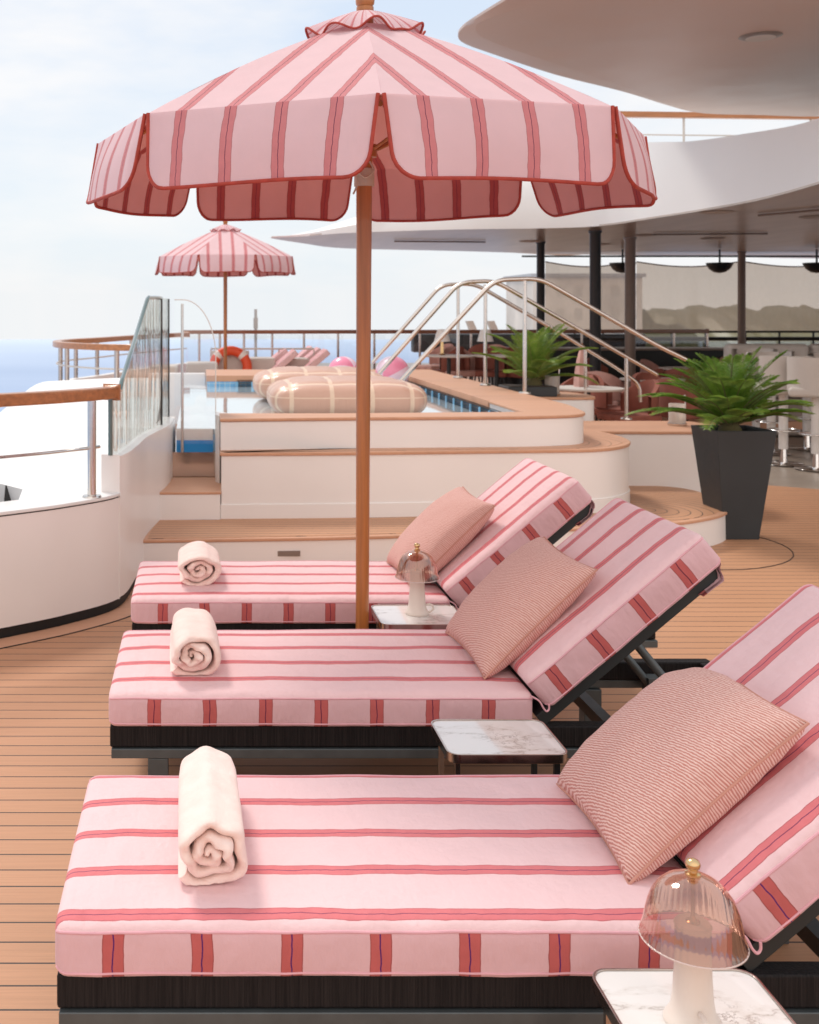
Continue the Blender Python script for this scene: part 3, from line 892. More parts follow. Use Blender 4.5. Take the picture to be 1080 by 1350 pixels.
o = MB().tube([(1.9, 6.72, .0015)]+arc, .003, 6).build('deck_caulk', M['black'], None, 0); struct(o)

# bulkhead wall (thick, following the curve); low at left, raised under the glass
def wall_strip(path, z0, z1f, th, mat, name, parent=None, bevel=0):
    mb = MB(); vs = []; n = len(path)
    for i in range(n):
        a = off(path, i, 0); b = off(path, i, -th); zt = z1f(i)
        vs += [(a.x, a.y, z0), (a.x, a.y, zt), (b.x, b.y, zt), (b.x, b.y, z0)]
    fs = []
    for i in range(n-1):
        for k in range(4): fs.append((i*4+k, (i+1)*4+k, (i+1)*4+(k+1)%4, i*4+(k+1)%4))
    fs.append((3,2,1,0)); fs.append(tuple((n-1)*4+k for k in range(4)))
    fs = [f[::-1] for f in fs]
    mb.add(vs, fs); return mb.build(name, mat, parent, 35, bevel=bevel)
split = min(range(len(wp)), key=lambda i: abs(wp[i].x+.43)+abs(wp[i].y-5.9))
lowp = wp[:split+1]; hip = wp[split:]
bw = thing('bulkhead', (wp[split].x, wp[split].y, 0), 'curved white bulkhead along the left edge of the deck', 'wall')
def local(o): o.location = (-bw.location.x, -bw.location.y, 0)
o = wall_strip(lowp, .055, lambda i: .600, .10, M['white'], 'low_panel', bw); local(o)
o = wall_strip(hip, .055, lambda i: .825-.03*i/len(hip), .10, M['white'], 'raised_panel', bw, .004); local(o)
o = wall_strip([off(wp, i, -.015) for i in range(len(wp))], 0, lambda i: .055, .08, M['black'], 'kick_strip', bw); local(o)
o = wall_strip([off(lowp, i, -.004) for i in range(len(lowp))], .600, lambda i: .607, .2, M['black'], 'gasket', bw); local(o)
o = wall_strip([off(lowp, i, .006) for i in range(len(lowp)-1)]+[off(lowp, len(lowp)-1, .006)], .607, lambda i: .625, .26, M['hull'], 'cap_ledge', bw, .004); local(o)
# railing on the low bulkhead
rl = thing('deck_railing', (-.8, 5.5, .625), 'varnished teak handrail on a steel post above the low bulkhead', 'railing')
rp = [off(lowp, i, -.045) for i in range(len(lowp))]
def loc2(o, t): o.location = -t.location
def rect_sweep(path, w, h, mat, name, parent, z, bevel=.012):
    mb = MB(); vs = []
    n = len(path)
    for i in range(n):
        a = off(path, i, w/2); b = off(path, i, -w/2)
        vs += [(a.x, a.y, z), (a.x, a.y, z+h), (b.x, b.y, z+h), (b.x, b.y, z)]
    fs = []
    for i in range(n-1):
        for k in range(4): fs.append((i*4+(k+1)%4, (i+1)*4+(k+1)%4, (i+1)*4+k, i*4+k))
    fs.append((0,1,2,3)); fs.append(tuple((n-1)*4+k for k in range(4))[::-1])
    mb.add(vs, fs); return mb.build(name, mat, parent, 40, bevel=bevel)
o = rect_sweep(rp, .085, .065, M['rail_wood'], 'handrail', rl, 1.135); loc2(o, rl)
o = MB().tube([p+Vector((0,0,.885)) for p in rp[:-2]], .009, 10).build('lower_rail', M['steel'], rl); loc2(o, rl)
for k in (split-3, split-16):
    p = rp[k]
    o = MB().tube([(p.x, p.y, .625), (p.x, p.y, 1.137)], .0235, 20).build('post', M['steel'], rl); loc2(o, rl)
    c = MB().lathe([(.0235,.012),(.048,.010),(.052,.002),(.052,0)], 24, (p.x, p.y, .625), cap0=False, cap1=False).build('flange', M['steel'], o)

# curved glass screen on the raised bulkhead
gs = thing('glass_windscreen', (-.35, 6.6, .82), 'tall curved glass windscreen standing on the raised bulkhead', 'windscreen')
gp = [off(hip, i, -.05) for i in range(len(hip))]
def gtop(x, y):
    px = CX+x*F/y
    # silhouette: vertical to 515, slope to top at px 195
    if px < 160: ypx = 515
    elif px < 195: ypx = 515-(px-157)/38*122
    else: ypx = 392
    return EYE-(ypx-CY)*y/F
path = []
for i in range(len(gp)-1):
    for k in range(4): path.append(gp[i].lerp(gp[i+1], k/4))
path.append(gp[-1])
cut = [i for i, p in enumerate(path) if CX+p.x*F/p.y > 213][0]
end = [i for i, p in enumerate(path) if CX+p.x*F/p.y > 227.5]
end = end[0] if end else len(path)-1
tops = []
tmax = 1.70
for p in path:
    tops.append(min(tmax, gtop(p.x, p.y)))
def pane(i0, i1, nm):
    mb = MB()
    vs = []
    for i in range(i0, i1+1):
        p = path[i]; zb = .826-.03*(i/len(path)); vs += [(p.x, p.y, zb), (p.x, p.y, tops[i])]
    mb.add(vs, [(2*k, 2*k+1, 2*k+3, 2*k+2) for k in range(i1-i0)])
    o = mb.build(nm, M['curved'], gs, 60); loc2(o, gs); return o
g1 = pane(0, cut, 'glass_pane'); g2 = pane(cut+1, end, 'glass_pane')
p0 = path[0]
ed = MB().tube([(p0.x, p0.y, .826), (p0.x, p0.y, tops[0])]+[(path[i].x, path[i].y, tops[i]) for i in range(1, cut, 2)], .014, 6)
o = ed.build('glass_edge', M['glass_edge'], gs, 40); loc2(o, gs)
for i in (cut, end):
    p = path[i]; o = MB().tube([(p.x, p.y, .80), (p.x, p.y, tops[i])], .0075, 8).build('joint', M['black'], gs, 40); loc2(o, gs)

# second clear pane across the stair gap
g = thing('glass_gate', (-.03, 8.0, .57), 'clear glass pane with rounded top corner at the pool end', 'glass panel')
zt = 1.69; x0, x1 = -.178, .125
out = [(x0, .575), (x0, zt)]+[(x1-.24+.24*math.sin(PI/2*k/12), zt-.42+.42*math.cos(PI/2*k/12)) for k in range(13)]+[(x1, .575)]
mb = MB(); mb.add([(x, 8.0, z) for x, z in out], [tuple(range(len(out)))])
o = mb.build('glass_pane', M['glass_clear'], g, 0); loc2(o, g)
o = MB().tube([(x, 8.0, z) for x, z in out[1:]], .0045, 6).build('glass_edge', M['glass_lip2'] if 'glass_lip2' in M else M['porcelain'], g, 40); loc2(o, g)
o = MB().tube([(-.12, 7.98, .575), (-.12, 7.98, 1.66)], .011, 10).build('mullion', M['steel'], g, 40); loc2(o, g)

# ------------------------------------------------------------------ pool block
pb = thing('pool_terrace', (1.5, 8, 0), 'stepped white pool surround with teak treads and rounded corners', 'pool')
def part(mb, name, mat, root, **kw):
    o = mb.build(name, mat, root, **kw); o.location = -root.location; return o
def sm2(pts, r, n=6, closed=True):
    pts = [Vector((p[0], p[1], 0)) for p in pts]; k = len(pts); out = []
    for i in range(k):
        a, b, c = pts[i-1], pts[i], pts[(i+1) % k]
        rr = r[i] if isinstance(r, (list, tuple)) else r
        if rr <= 0: out.append(b); continue
        d1 = a-b; d2 = c-b; q = min(rr, d1.length*.48, d2.length*.48)
        p_ = b+d1.normalized()*q; s_ = b+d2.normalized()*q
        for j in range(n+1): t = j/n; out.append(p_*(1-t)**2+b*2*t*(1-t)+s_*t*t)
    return [(p.x, p.y) for p in out]
def inset(poly, d):
    n = len(poly); area = sum(poly[i][0]*poly[(i+1)%n][1]-poly[(i+1)%n][0]*poly[i][1] for i in range(n))
    sg = 1 if area > 0 else -1; out = []
    for i in range(n):
        a = Vector(poly[i-1]); b = Vector(poly[i]); c = Vector(poly[(i+1)%n])
        t = (c-a)
        if t.length < 1e-6: out.append(tuple(b)); continue
        t.normalize(); nr = Vector((-t.y, t.x))*sg
        out.append((b.x+nr.x*d, b.y+nr.y*d))
    return out
# first step with round lobe
s1 = [PH(186,712,.2), PH(475,708,.2), PH(749,697,.2), PH(897,690,.2), PH(970,676,.2), PH(948,655,.2), PH(894,640.5,.2), (2.6, 8.85), (-.26, 8.4)]
s1 = sm2(s1, [0, .5, .5, .3, .35, .35, .3, 0, 0], 8)
part(MB().prism(inset(s1, .012), 0, .178), 'step_riser', M['white'], pb)
o = part(MB().prism(s1, .18, .2), 'step_tread', M['teak_plain'], pb, bevel=.006)
part(MB().prism(sm2(inset([PH(186,712,.2), PH(475,708,.2), PH(749,697,.2), PH(897,690,.2), PH(970,676,.2), PH(948,655,.2), PH(894,640.5,.2), (2.6, 8.85), (-.26, 8.4)], .05), [0, .5, .5, .3, .33, .33, .3, 0, 0], 8), .2, .2025), 'tread_planks', M['teak_step'], pb)
# vent plate & line on the step front
part(MB().box(.49, .63, 6.775, 6.80, .085, .118), 'vent', M['taupe'], pb)
# landing
l1 = [PH(205,649,.39), PH(292,648.5,.39), (.19, 8.0), (-.24, 8.0)]
part(MB().prism(inset(l1, .01), .201, .372), 'landing_riser', M['white'], pb)
part(MB().prism(l1, .373, .39), 'landing_tread', M['teak_plain'], pb, bevel=.004)
# second block
s2 = [PH(290,597,.65), PH(460,596,.65), PH(700,593,.65), PH(800,592,.65), PH(838,584,.65), PH(818,574,.65), PH(780,566,.65), (2.6, 9.3), (.16, 8.3)]
s2 = sm2(s2, [.01, .3, .3, .35, .45, .3, .2, 0, 0], 8)
part(MB().prism(inset(s2, .012), .201, .626), 'bench_riser', M['white'], pb, bevel=.004)
part(MB().prism(s2, .627, .65), 'bench_tread', M['teak_plain'], pb, bevel=.007)
part(MB().prism(inset(s2, .05), .65, .652), 'tread_planks', M['teak_bench'], pb)
part(MB().prism([(p[0], p[1]) for p in inset(s2, .004)], .201, .30), 'skirting', M['white'], pb, bevel=.006)
# top block with coping: outer ring polygon minus pool
fx0 = PH(290,552,.87); fx1 = PH(460,550,.87); fx2 = PH(700,548.5,.87); fx3 = PH(779,546,.87)
yin = 7.88; xin_ = 2.385; yback_in = 12.5; yback = 13.8
outer = sm2([fx0, fx1, fx2, fx3, (2.93, 8.9), (2.93, yback), (.0, yback), (.0, yback_in)], [0, .3, .3, .28, .3, .05, 0, 0], 8)
# build coping in pieces: front, right, back
front = sm2([fx0, fx1, fx2, fx3, (2.92, 8.6), (2.92, 9.0), (xin_, 9.0), (xin_, yin+.12), (1.0, yin), (.145, yin)], [0,.3,.3,.30,.2,0,0,.02,0,0], 8)
part(MB().prism(inset(front, .012), .651, .846), 'coping_wall', M['white'], pb, bevel=.003)
part(MB().prism(front, .847, .87), 'coping', M['teak_plain'], pb, bevel=.008)
rt_ = [(2.92, 9.0), (2.92, yback), (xin_, yback), (xin_, 9.0)]
part(MB().prism(rt_, .80, .8695), 'coping', M['teak_plain'], pb, bevel=.004)
part(MB().prism([(2.90, 9.0), (2.90, yback-.02), (xin_+.02, yback-.02), (xin_+.02, 9.0)], .0, .798), 'coping_wall', M['white'], pb)
bk = [(xin_, yback_in), (xin_, yback), (.09, yback), (.09, yback_in)]
part(MB().prism(bk, .80, .869), 'coping', M['teak_plain'], pb, bevel=.004)
part(MB().prism([(xin_, yback_in+.03), (xin_, yback-.02), (.10, yback-.02), (.10, yback_in+.03)], .0, .798), 'coping_wall', M['tile'], pb)
# pool lining
part(MB().box(xin_-.004, xin_+.018, 8.0, yback_in, .35, .799), 'pool_wall', M['tile'], pb)
part(MB().box(.10, xin_-.005, yback_in+.005, yback_in+.028, .35, .799), 'pool_wall', M['tile'], pb)
# louvred overflow grille right wall and back wall
gr = MB()
for k in range(6):
    z = .748+k*.0135-.004
    gr.box(xin_-.014, xin_-.005, 8.05, yback_in, z, z+.005)
part(gr, 'overflow_grille', M['black'], pb)
gr = MB()
for k in range(6):
    z = .748+k*.0135-.004
    gr.box(.44, xin_-.03, yback_in-.008, yback_in+.003, z, z+.005)
part(gr, 'overflow_grille', M['black'], pb)
for k in range(14):
    y = 8.25+k*.31
    part(MB().box(xin_-.026, xin_-.0145, y, y+.03, .60, .798), 'grille_post', M['lightblue'], pb)
for x in (.42, .60, .95):
    part(MB().box(x, x+.03, yback_in-.02, yback_in-.0085, .60, .798), 'grille_post', M['lightblue'], pb)
# acrylic end of the pool seen in the stair gap
part(MB().box(-.165, .105, 8.03, 8.06, .50, .655), 'pool_window', M['poolblue'], pb)
part(MB().box(-.165, .105, 8.04, 8.09, .656, .738), 'pool_lip', M['porcelain'], pb)
part(MB().box(-.2, .14, 8.02, 8.05, .385, .57), 'stair_back', M['mirrored'], pb)
part(MB().prism([(.118, 7.78), (.146, 7.70), (.20, 7.95), (.13, 8.03)], .391, .868), 'end_panel', M['mirrored2'] if 'mirrored2' in M else M['white'], pb)
wtr = MB().prism([(-.165, 8.07), (.105, 8.07), (.15, 7.9), (xin_-.005, 7.9), (xin_-.005, yback_in+.004), (-.165, yback_in+.3)], .70, .74)
o = wtr.build('pool_water', M['water'], None, 0); struct(o)
# left wall of the pool + far pink wall
lw = MB().box(-.62, .085, 13.6, 13.75, .2, .83).build('low_wall', M['white'], None, bevel=.01)
tag(lw, 'low blush wall behind the left end of the pool', 'wall')
far = MB().prism([(-2.6, 13.9), (24, 13.9), (24, 30), (-2.6, 22)], .10, .20).build('far_deck', M['teak_plain'], None, 0); struct(far)
o = MB().box(-2.6, -.17, 8.4, 13.9, -.3, .10).build('side_platform', M['hull'], None, 0); struct(o)

# right bench, planter bed
bn = thing('teak_bench', (3.8, 9, 0), 'long white bench with teak seat behind the dark planter', 'bench')
b1 = sm2([(2.75, 8.80), (4.2, 8.76), (4.42, 9.1), (4.3, 9.62), (2.75, 9.62)], [0,.25,.25,.1,0], 8)
part(MB().prism(inset(b1, .012), 0, .616), 'bench_base', M['paint_white'] if 'paint_white' in M else M['white'], bn, bevel=.004)
part(MB().prism(b1, .617, .64), 'seat', M['teak_plain'], bn, bevel=.007)
bd = thing('planting_bench', (3.3, 10.6, 0), 'white teak topped planter block at the foot of the pool handrails', 'bench')
b2 = sm2([(2.94, 10.2), (3.72, 10.2), (3.78, 10.5), (3.7, 10.95), (2.94, 10.95)], [0,.1,.1,.1,0], 4)
part(MB().prism(inset(b2, .012), 0, .775), 'bench_base', M['white'], bd, bevel=.004)
part(MB().prism(b2, .776, .80), 'seat', M['teak_plain'], bd, bevel=.006)

# handrails
def hrail(Z, pts, posts, label, endpost=None):
    t = thing('pool_handrail', (P(pts[0][0], pts[0][1], Z).x, Z, .5), label, 'handrail', 'bent steel handrails over the pool steps')
    pp = round_corner([P(x, y, Z) for x, y in pts], .12, 6)
    part(MB().tube(pp, .021, 14), 'rail', M['warm_rail'], t, smooth=60)
    for (x, y0, y1) in posts:
        a = P(x, y0, Z); b = P(x, y1, Z)
        o = part(MB().tube([a, b], .018, 14), 'post', M['warm_rail'], t, smooth=60)
        part_ = MB().lathe([(.018,.02),(.05,.016),(.055,.004),(.055,0)], 20, (b.x, b.y, b.z+.002), cap0=False, cap1=False).build('flange', M['warm_rail'], o)
    return t
M['warm_rail'] = simple('rail_steel', (.68,.62,.57), .2, 1, var=.03)
hrail(9.83, [(524,507),(652,369),(712,367),(866,455),(905,474)], [(692,370,519)], 'nearest steel pool handrail, its arch in front of the other two')
hrail(10.8, [(500,492),(606,372),(652,370),(867,494)], [(640,375,508),(826,472,553)], 'middle steel pool handrail of the three')
hrail(12.0, [(491,478),(582,375),(626,374),(734,436),(812,484),(843,506),(845,530)], [(604,376,498),(772,461,537)], 'farthest steel pool handrail, ending in a curl on the right')

# ------------------------------------------------------------------ pool toys
def waffle(X, Y, label):
    mb = MB(); A, B, C = .64, .50, .175
    def fn(u, v):
        th = u*2*PI; ph = (v-.5)*PI
        def sp(c, e): return math.copysign(abs(c)**e, c)
        cx = sp(math.cos(th), .38)*sp(math.cos(ph), .62); cy = sp(math.sin(th), .38)*sp(math.cos(ph), .62); cz = sp(math.sin(ph), .75)
        x, y, z = A*cx, B*cy, C*cz
        gx = min(abs(x-p) for p in (-.48,-.16,.16,.48)); gy = min(abs(y-p) for p in (-.38,-.12,.14,.38))
        d = .009*(math.exp(-(gx/.035)**2)+math.exp(-(gy/.035)**2)*.9)
        nrm = Vector((cx, cy, cz*1.5)); 
        if nrm.length: nrm.normalize()
        p = Vector((x, y, z))-nrm*min(d, .03)
        return (p.x, p.y, p.z)
    mb.grid(fn, 160, 80, cu=True)
    o = mb.build('pool_float', M['float'], None, 60, loc=(X, Y, .885)); tag(o, label, 'pool float', 'beige waffle pool floats')
    return o
waffle(1.22, 9.15, 'front beige waffle shaped pool float, nearest the pool edge')
w2 = waffle(1.18, 10.75, 'rear beige waffle shaped pool float, behind the front one')
for X, Z, h, r, lb, rz in ((1.62, 12.2, .925, .176, 'pink and white beach ball on the left of the umbrella pole', .5), (2.13, 12.0, .925, .187, 'pink and white beach ball behind the pool handrails', 2.2)):
    mb = MB(); mb.lathe([(r*math.sin(PI*k/24), -r*math.cos(PI*k/24)) for k in range(25)], 48, cap0=False, cap1=False)
    o = mb.build('beach_ball', M['ball'], None, 60, loc=(X, Z, h), rot=(R(70), R(20), rz)); tag(o, lb, 'beach ball', 'pink beach balls in the pool')
lr = MB(); Rm, rm = .265, .075
lr.grid(lambda u, v: ((Rm+rm*math.cos(v*2*PI))*math.cos(u*2*PI), rm*1.0*math.sin(v*2*PI), (Rm+rm*math.cos(v*2*PI))*math.sin(u*2*PI)), 64, 20)
o = lr.build('life_ring', M['ring'], None, 60, loc=(.50, 17.2, .72), rot=(R(-8), 0, 0)); tag(o, 'orange life ring with white bands beyond the pool', 'life ring')
st = MB().box(.2, .8, 17.3, 17.36, .2, .98).build('ring_stand', M['offwhite'], None, bevel=.01); tag(st, 'pale board holding the orange life ring', 'stand')

# ------------------------------------------------------------------ far left rails and hull
hl = MB()
def ridge(X):
    if X > -1.37: return .97+.03*min(1, (X+1.37)/.6)
    t = (-1.37-X)/.45
    return .97-.30*t**1.6
def hf(u, v):
    Y = 5.0+v*6.4
    xr = min((p.x for p in wp if abs(p.y-min(Y, 8.3)) < .25), default=-.3)-.12
    X = -5+u*(xr+5)
    s = min(1, (Y-5.2)/4.6)
    top = max(-3, ridge(X))
    h = .40*(1-s)+top*s
    h -= max(0, (Y-9.9))**2*.9
    lo = -1.45-(1-s)*1.3
    if X < lo: h -= (lo-X)**2*1.4
    return (X, Y, min(h, .60+s*.5))
hl.grid(hf, 90, 80)
o = hl.build('hull_wing', M['hull'], None, 60); struct(o)
# grey hatch on the wing
ht = thing('deck_hatch', (-.98, 5.9, .6), 'grey hatch panel with dark wedge and wooden bar at the left edge', 'hatch')
def at(px, py, Z): return tuple(P(px, py, Z))
mb = MB(); mb.add([at(-30,634,5.75), at(2,638,5.75), at(30,645,5.75), at(22,666,5.72), at(-30,672,5.72)], [(0,1,2,3,4)])
q = MB()
for y in (0,): pass
part(mb, 'panel', M['hatch'], ht)
mb = MB(); mb.add([at(7,640,5.70), at(9,640,5.70), at(16,664,5.70), at(5,664,5.70)], [(0,1,2,3)]); part(mb, 'wedge', M['black'], ht)
part(MB().tube([at(-30,670,5.68), at(18,666,5.68)], .011, 8), 'bar', M['rail_wood'], ht)

def railing(pts, z, zb, label, name='deck_railing', nmat='rail_wood', w=.07, th=.045, posts=None, mids=(), glass=False, pm='steel', pr=.02, name_group=None):
    root = thing(name, (pts[0][0], pts[0][1], zb), label, 'railing')
    pts = [Vector((p[0], p[1], 0)) for p in pts]
    path = smooth_path(pts, 5) if len(pts) > 2 else pts
    o = rect_sweep(path, w, th, M[nmat], 'handrail', root, z-th, .01); loc2(o, root)
    for m_ in mids: part(MB().tube([p+Vector((0,0,m_)) for p in path], .010, 8), 'lower_rail', M['offwhite'], root)
    for q in (posts or []):
        k = q*(len(path)-1); i = min(int(k), len(path)-2); p = path[i].lerp(path[i+1], k-i)
        part(MB().tube([(p.x, p.y, zb), (p.x, p.y, z-th)], pr, 12), 'post', M[pm], root)
    if glass:
        mb = MB(); vs = []
        for p in path: vs += [(p.x, p.y, zb+.05), (p.x, p.y, z-th-.02)]
        mb.add(vs, [(2*i, 2*i+1, 2*i+3, 2*i+2) for i in range(len(path)-1)])
        part(mb, 'glass_pane', M['glass_rail'], root)
    return root
def pz(px, py, h): return PH(px, py, h)
n1 = [pz(176,454,1.25), pz(126,453,1.25), pz(85,451,1.25), pz(75,449,1.25), pz(90,447,1.25), pz(126,445,1.25), pz(180,441.5,1.25), pz(246,438,1.25)]
railing(n1, 1.25, .74, 'curved teak topped railing of the far left deck corner', posts=(.07, .27, .50, .62, .72, .84), mids=(.98,), w=.10, th=.07, pm='warm_steel', pr=.028)
bwk = MB(); 
cp = smooth_path([Vector((p[0], p[1], 0)) for p in n1], 5)
o = wall_strip(cp[::-1], .1, lambda i: .745, .12, M['white'], 'bulwark'); tag(o, 'low white bulwark under the far left railing', 'wall')
fr_pts = [(-.3, 19.6), (3.2, 19.9), (9.5, 20.4)]
railing(fr_pts, 1.265, .2, 'long dark teak rail with glass panels across the far end of the deck', nmat='dark_rail_wood', posts=[i/14 for i in range(15)], glass=True, w=.10, th=.07, pm='warm_steel', pr=.022)
railing([(0.2, 18.0), (1.9, 18.0)], 1.0, .2, 'low white rail behind the life ring', nmat='offwhite', w=.03, th=.03, posts=(0, .33, .66, 1), pm='offwhite', pr=.012)
# pale crates/cushions by the far rail
for i, (x, zz, w, h) in enumerate(((.05, 16.9, .5, .62), (.95, 17.6, .55, .66), (1.6, 17.9, .4, .64), (-.5, 16.0, .42, .62))):
    o = MB().box(-w/2, w/2, -.25, .25, 0, h).build('storage_box', M['offwhite'], None, bevel=.04, loc=(x, zz, .2))
    tag(o, ['pale storage box behind the umbrella pole, left of the life ring', 'pale storage box just right of the life ring', 'pale storage box beside the distant pink loungers', 'leftmost pale storage box behind the glass gate'][i], 'storage box', 'pale storage boxes on the far deck')
mast = thing('mast', (1.33, 25.5, .2), 'thin grey mast rising beyond the far railing', 'mast')
part(MB().tube([(1.33, 25.5, .2), (1.33, 25.5, 1.65)], .035, 10), 'pole', M['paint_grey'], mast)
part(MB().box(1.28, 1.38, 25.45, 25.55, 1.2, 1.45), 'lamp_box', M['paint_grey'], mast)

# far small loungers
tops_far = stripe_fabric('cloth_far', 1, .163, .08, .026)
def small_lounger():
    t = thing('sun_lounger', (0,0,0), 'x', 'sun lounger', 'distant pink loungers beyond the pool')
    def rb(L, W, T): 
        return cushion(L, W, T, seed=5)[0]
    rb(1.3, .66, .11).build('seat_cushion', [tops_far, tops_far], t, 40, loc=(0, 0, .33))
    rb(.74, .66, .12).build('backrest_cushion', [tops_far, tops_far], t, 40, loc=(1.36, 0, .38), rot=(0, -R(40), 0))
    f = MB(); f.box(0, 2.1, .03, .09, .24, .32); f.box(0, 2.1, .57, .63, .24, .32); f.box(0, .05, .09, .57, .24, .32); f.build('rail_frame', M['dark_metal'], t)
    for x in (.15, 1.8):
        for y in (.04, .57): MB().box(x, x+.05, y, y+.05, 0, .24).build('leg', M['grey_metal'], t)
    pm = MB(); pm.lathe([(.2*math.sin(PI*k/12), -.08*math.cos(PI*k/12)) for k in range(13)], 20, cap0=False, cap1=False)
    return t
sl = small_lounger()
lbs = ['leftmost distant pink lounger beyond the pool', 'second distant pink lounger from the left beyond the pool', 'tallest looking distant pink lounger, centre of its row', 'fourth distant pink lounger beyond the pool', 'rightmost distant pink lounger, beside the beach ball']
for i, (px, Z) in enumerate(((376, 17.9), (389, 17.2), (410, 19.0), (421, 18.2), (431, 17.4))):
    c = sl if i == 0 else copy_tree(sl)
    c['label'] = lbs[i]; c.scale = (.8,)*3; c.location = ((px+6-CX)*Z/F-1.55, Z, .24)

# ------------------------------------------------------------------ planter and palms
def palm(name, X, Y, z, n, Lf, label, mat, seed, up=1.0, lw_=.011):
    rnd = random.Random(seed); t = thing(name, (X, Y, z), label, 'palm')
    mb = MB(); stm = MB()
    for k in range(n):
        az = k*2.399963+rnd.uniform(-.2, .2); q = k/(n-1)
        el = R(20+68*(1-q)**.9)*up + rnd.uniform(-.08, .08); L = Lf*rnd.uniform(.82, 1.08)*(1 if q > .3 else .88)
        d = Vector((math.cos(az), math.sin(az), 0)); pts = []
        p = Vector((0,0,.06)); e = el; ns = 22
        bend = rnd.uniform(.45, 1.0)
        for s in range(ns+1):
            pts.append(p.copy()); e -= bend/ns*(.4+1.4*s/ns)
            p = p+(d*math.cos(e)+Vector((0,0,1))*math.sin(e))*(L/ns)
        stm.tube(pts[::2], [.0065*(1-.8*i/11) for i in range(len(pts[::2]))], 5, 0)
        side = Vector((-d.y, d.x, 0))
        for s in range(4, ns+1):
            tf = s/ns; tn = (pts[s]-pts[s-1]).normalized(); nr = side.cross(tn).normalized()
            if nr.z < 0: nr = -nr
            ll = .150*math.sin(PI*min(1, (tf*.86+.10)))**.55*(Lf/.7)
            for sub in (0, .33, .67):
                base = pts[s-1].lerp(pts[s], sub)
                for sg in (-1, 1):
                    dr = (side*sg*1.0+tn*(.38+.55*tf**2)+nr*.28).normalized()
                    l2 = ll*rnd.uniform(.85, 1.1); w = lw_*rnd.uniform(.8, 1.2)
                    mid = base+dr*l2*.5+nr*.006; tip = base+dr*l2+Vector((0,0,-.03*l2/.17))+nr*.004
                    ww = tn*w*.5
                    o_ = mb.add([base-ww*.6, base+ww*.6, mid+ww, tip, mid-ww], [(0,1,2,3,4)])
    mb.build('fronds', mat, t, 0)
    stm.build('stalks', M['bud_green'] if mat is M['frond'] else M['stalk'], t, 60)
    tr = MB().lathe([(.0,0),(.07,0),(.085,.03),(.075,.08),(.04,.12),(0,.13)], 14, (0,0,-.02), cap0=False, cap1=False)
    tr.build('trunk', M['bud_green'], t, 40)
    return t
M['stalk'] = simple('stalk_green', (.22,.24,.06), .6)
pl = thing('planter', (3.81, 7.80, 0), 'tall tapered charcoal planter holding the sago palm', 'planter')
def frus(x0, x1, y0, y1, bx, by, h):
    return
cxp, cyp = 3.815, 7.80
mb = MB(); ht_, hb_ = .208, .125; H = .772
def ring(h, z): return [(-h, -h, z), (h, -h, z), (h, h, z), (-h, h, z)]
rs = [ring(hb_, 0), ring(ht_, H), ring(ht_-.022, H), ring(ht_-.03, H-.10)]
vs = [v for r_ in rs for v in r_]; fs = [(3,2,1,0)]
for a in range(3):
    for k in range(4): fs.append((a*4+k, a*4+(k+1)%4, (a+1)*4+(k+1)%4, (a+1)*4+k))
mb.add(vs, fs); pl.location = (cxp, cyp, 0)
mb.build('pot', M['charcoal'], pl, 30, bevel=.004)
MB().box(-.18, .18, -.18, .18, H-.13, H-.07).build('soil', M['soil'], pl, 30)
palm('sago_palm', cxp-.02, cyp, H-.06, 44, .66, 'large sago palm spreading out of the tall charcoal planter', M['frond'], 3, lw_=.006)
pl2 = thing('planter_box', (3.12, 10.45, .80), 'low dark grey planter box on the white block by the handrails', 'planter')
MB().box(-.20, .26, -.16, .2, 0, .09).build('box', M['charcoal'], pl2, bevel=.006)
MB().box(-.18, .24, -.14, .18, .09, .096).build('soil', M['soil'], pl2)
palm('cycad_palm', 3.22, 10.5, .87, 22, .66, 'lighter green palm beside the pool handrails', M['frond2'], 8, lw_=.008, up=1.05)

# candle lanterns
def lantern(X, Y, z, label):
    t = thing('candle_lantern', (X, Y, z), label, 'lantern', 'glass candle lanterns on the teak benches')
    MB().lathe([(0,0),(.074,0),(.078,.008),(.078,.02),(.066,.024)], 32, cap0=False, cap1=False).build('base', M['steel'], t, 40)
    MB().lathe([(.068,.022),(.068,.185),(.062,.185),(.062,.03)], 32, cap0=False, cap1=False).build('glass_cup', M['frost'], t, 40)
    MB().lathe([(0,.022),(.045,.022),(.045,.09),(.0,.09)], 24, cap0=False, cap1=False).build('candle', M['candle'], t, 40)
    MB().tube(smooth_path([(.066, 0, .10), (.068, 0, .24), (.06, 0, .25)]), .006, 6).build('handle', M['steel'], t)
    return t
M['frost'] = thin_glass('frosted_glass', (.95,.93,.9), .6, .1, .08, .55, (.85,.8,.76))
x, y_ = PH(893, 561, .64); ln = lantern(x, y_, .64, 'glass candle lantern on the teak bench beside the tall planter')
x, y_ = PH(728, 521, .80); c = copy_tree(ln); c.location = (x, y_, .80); c['label'] = 'glass candle lantern on the white block below the lighter palm'

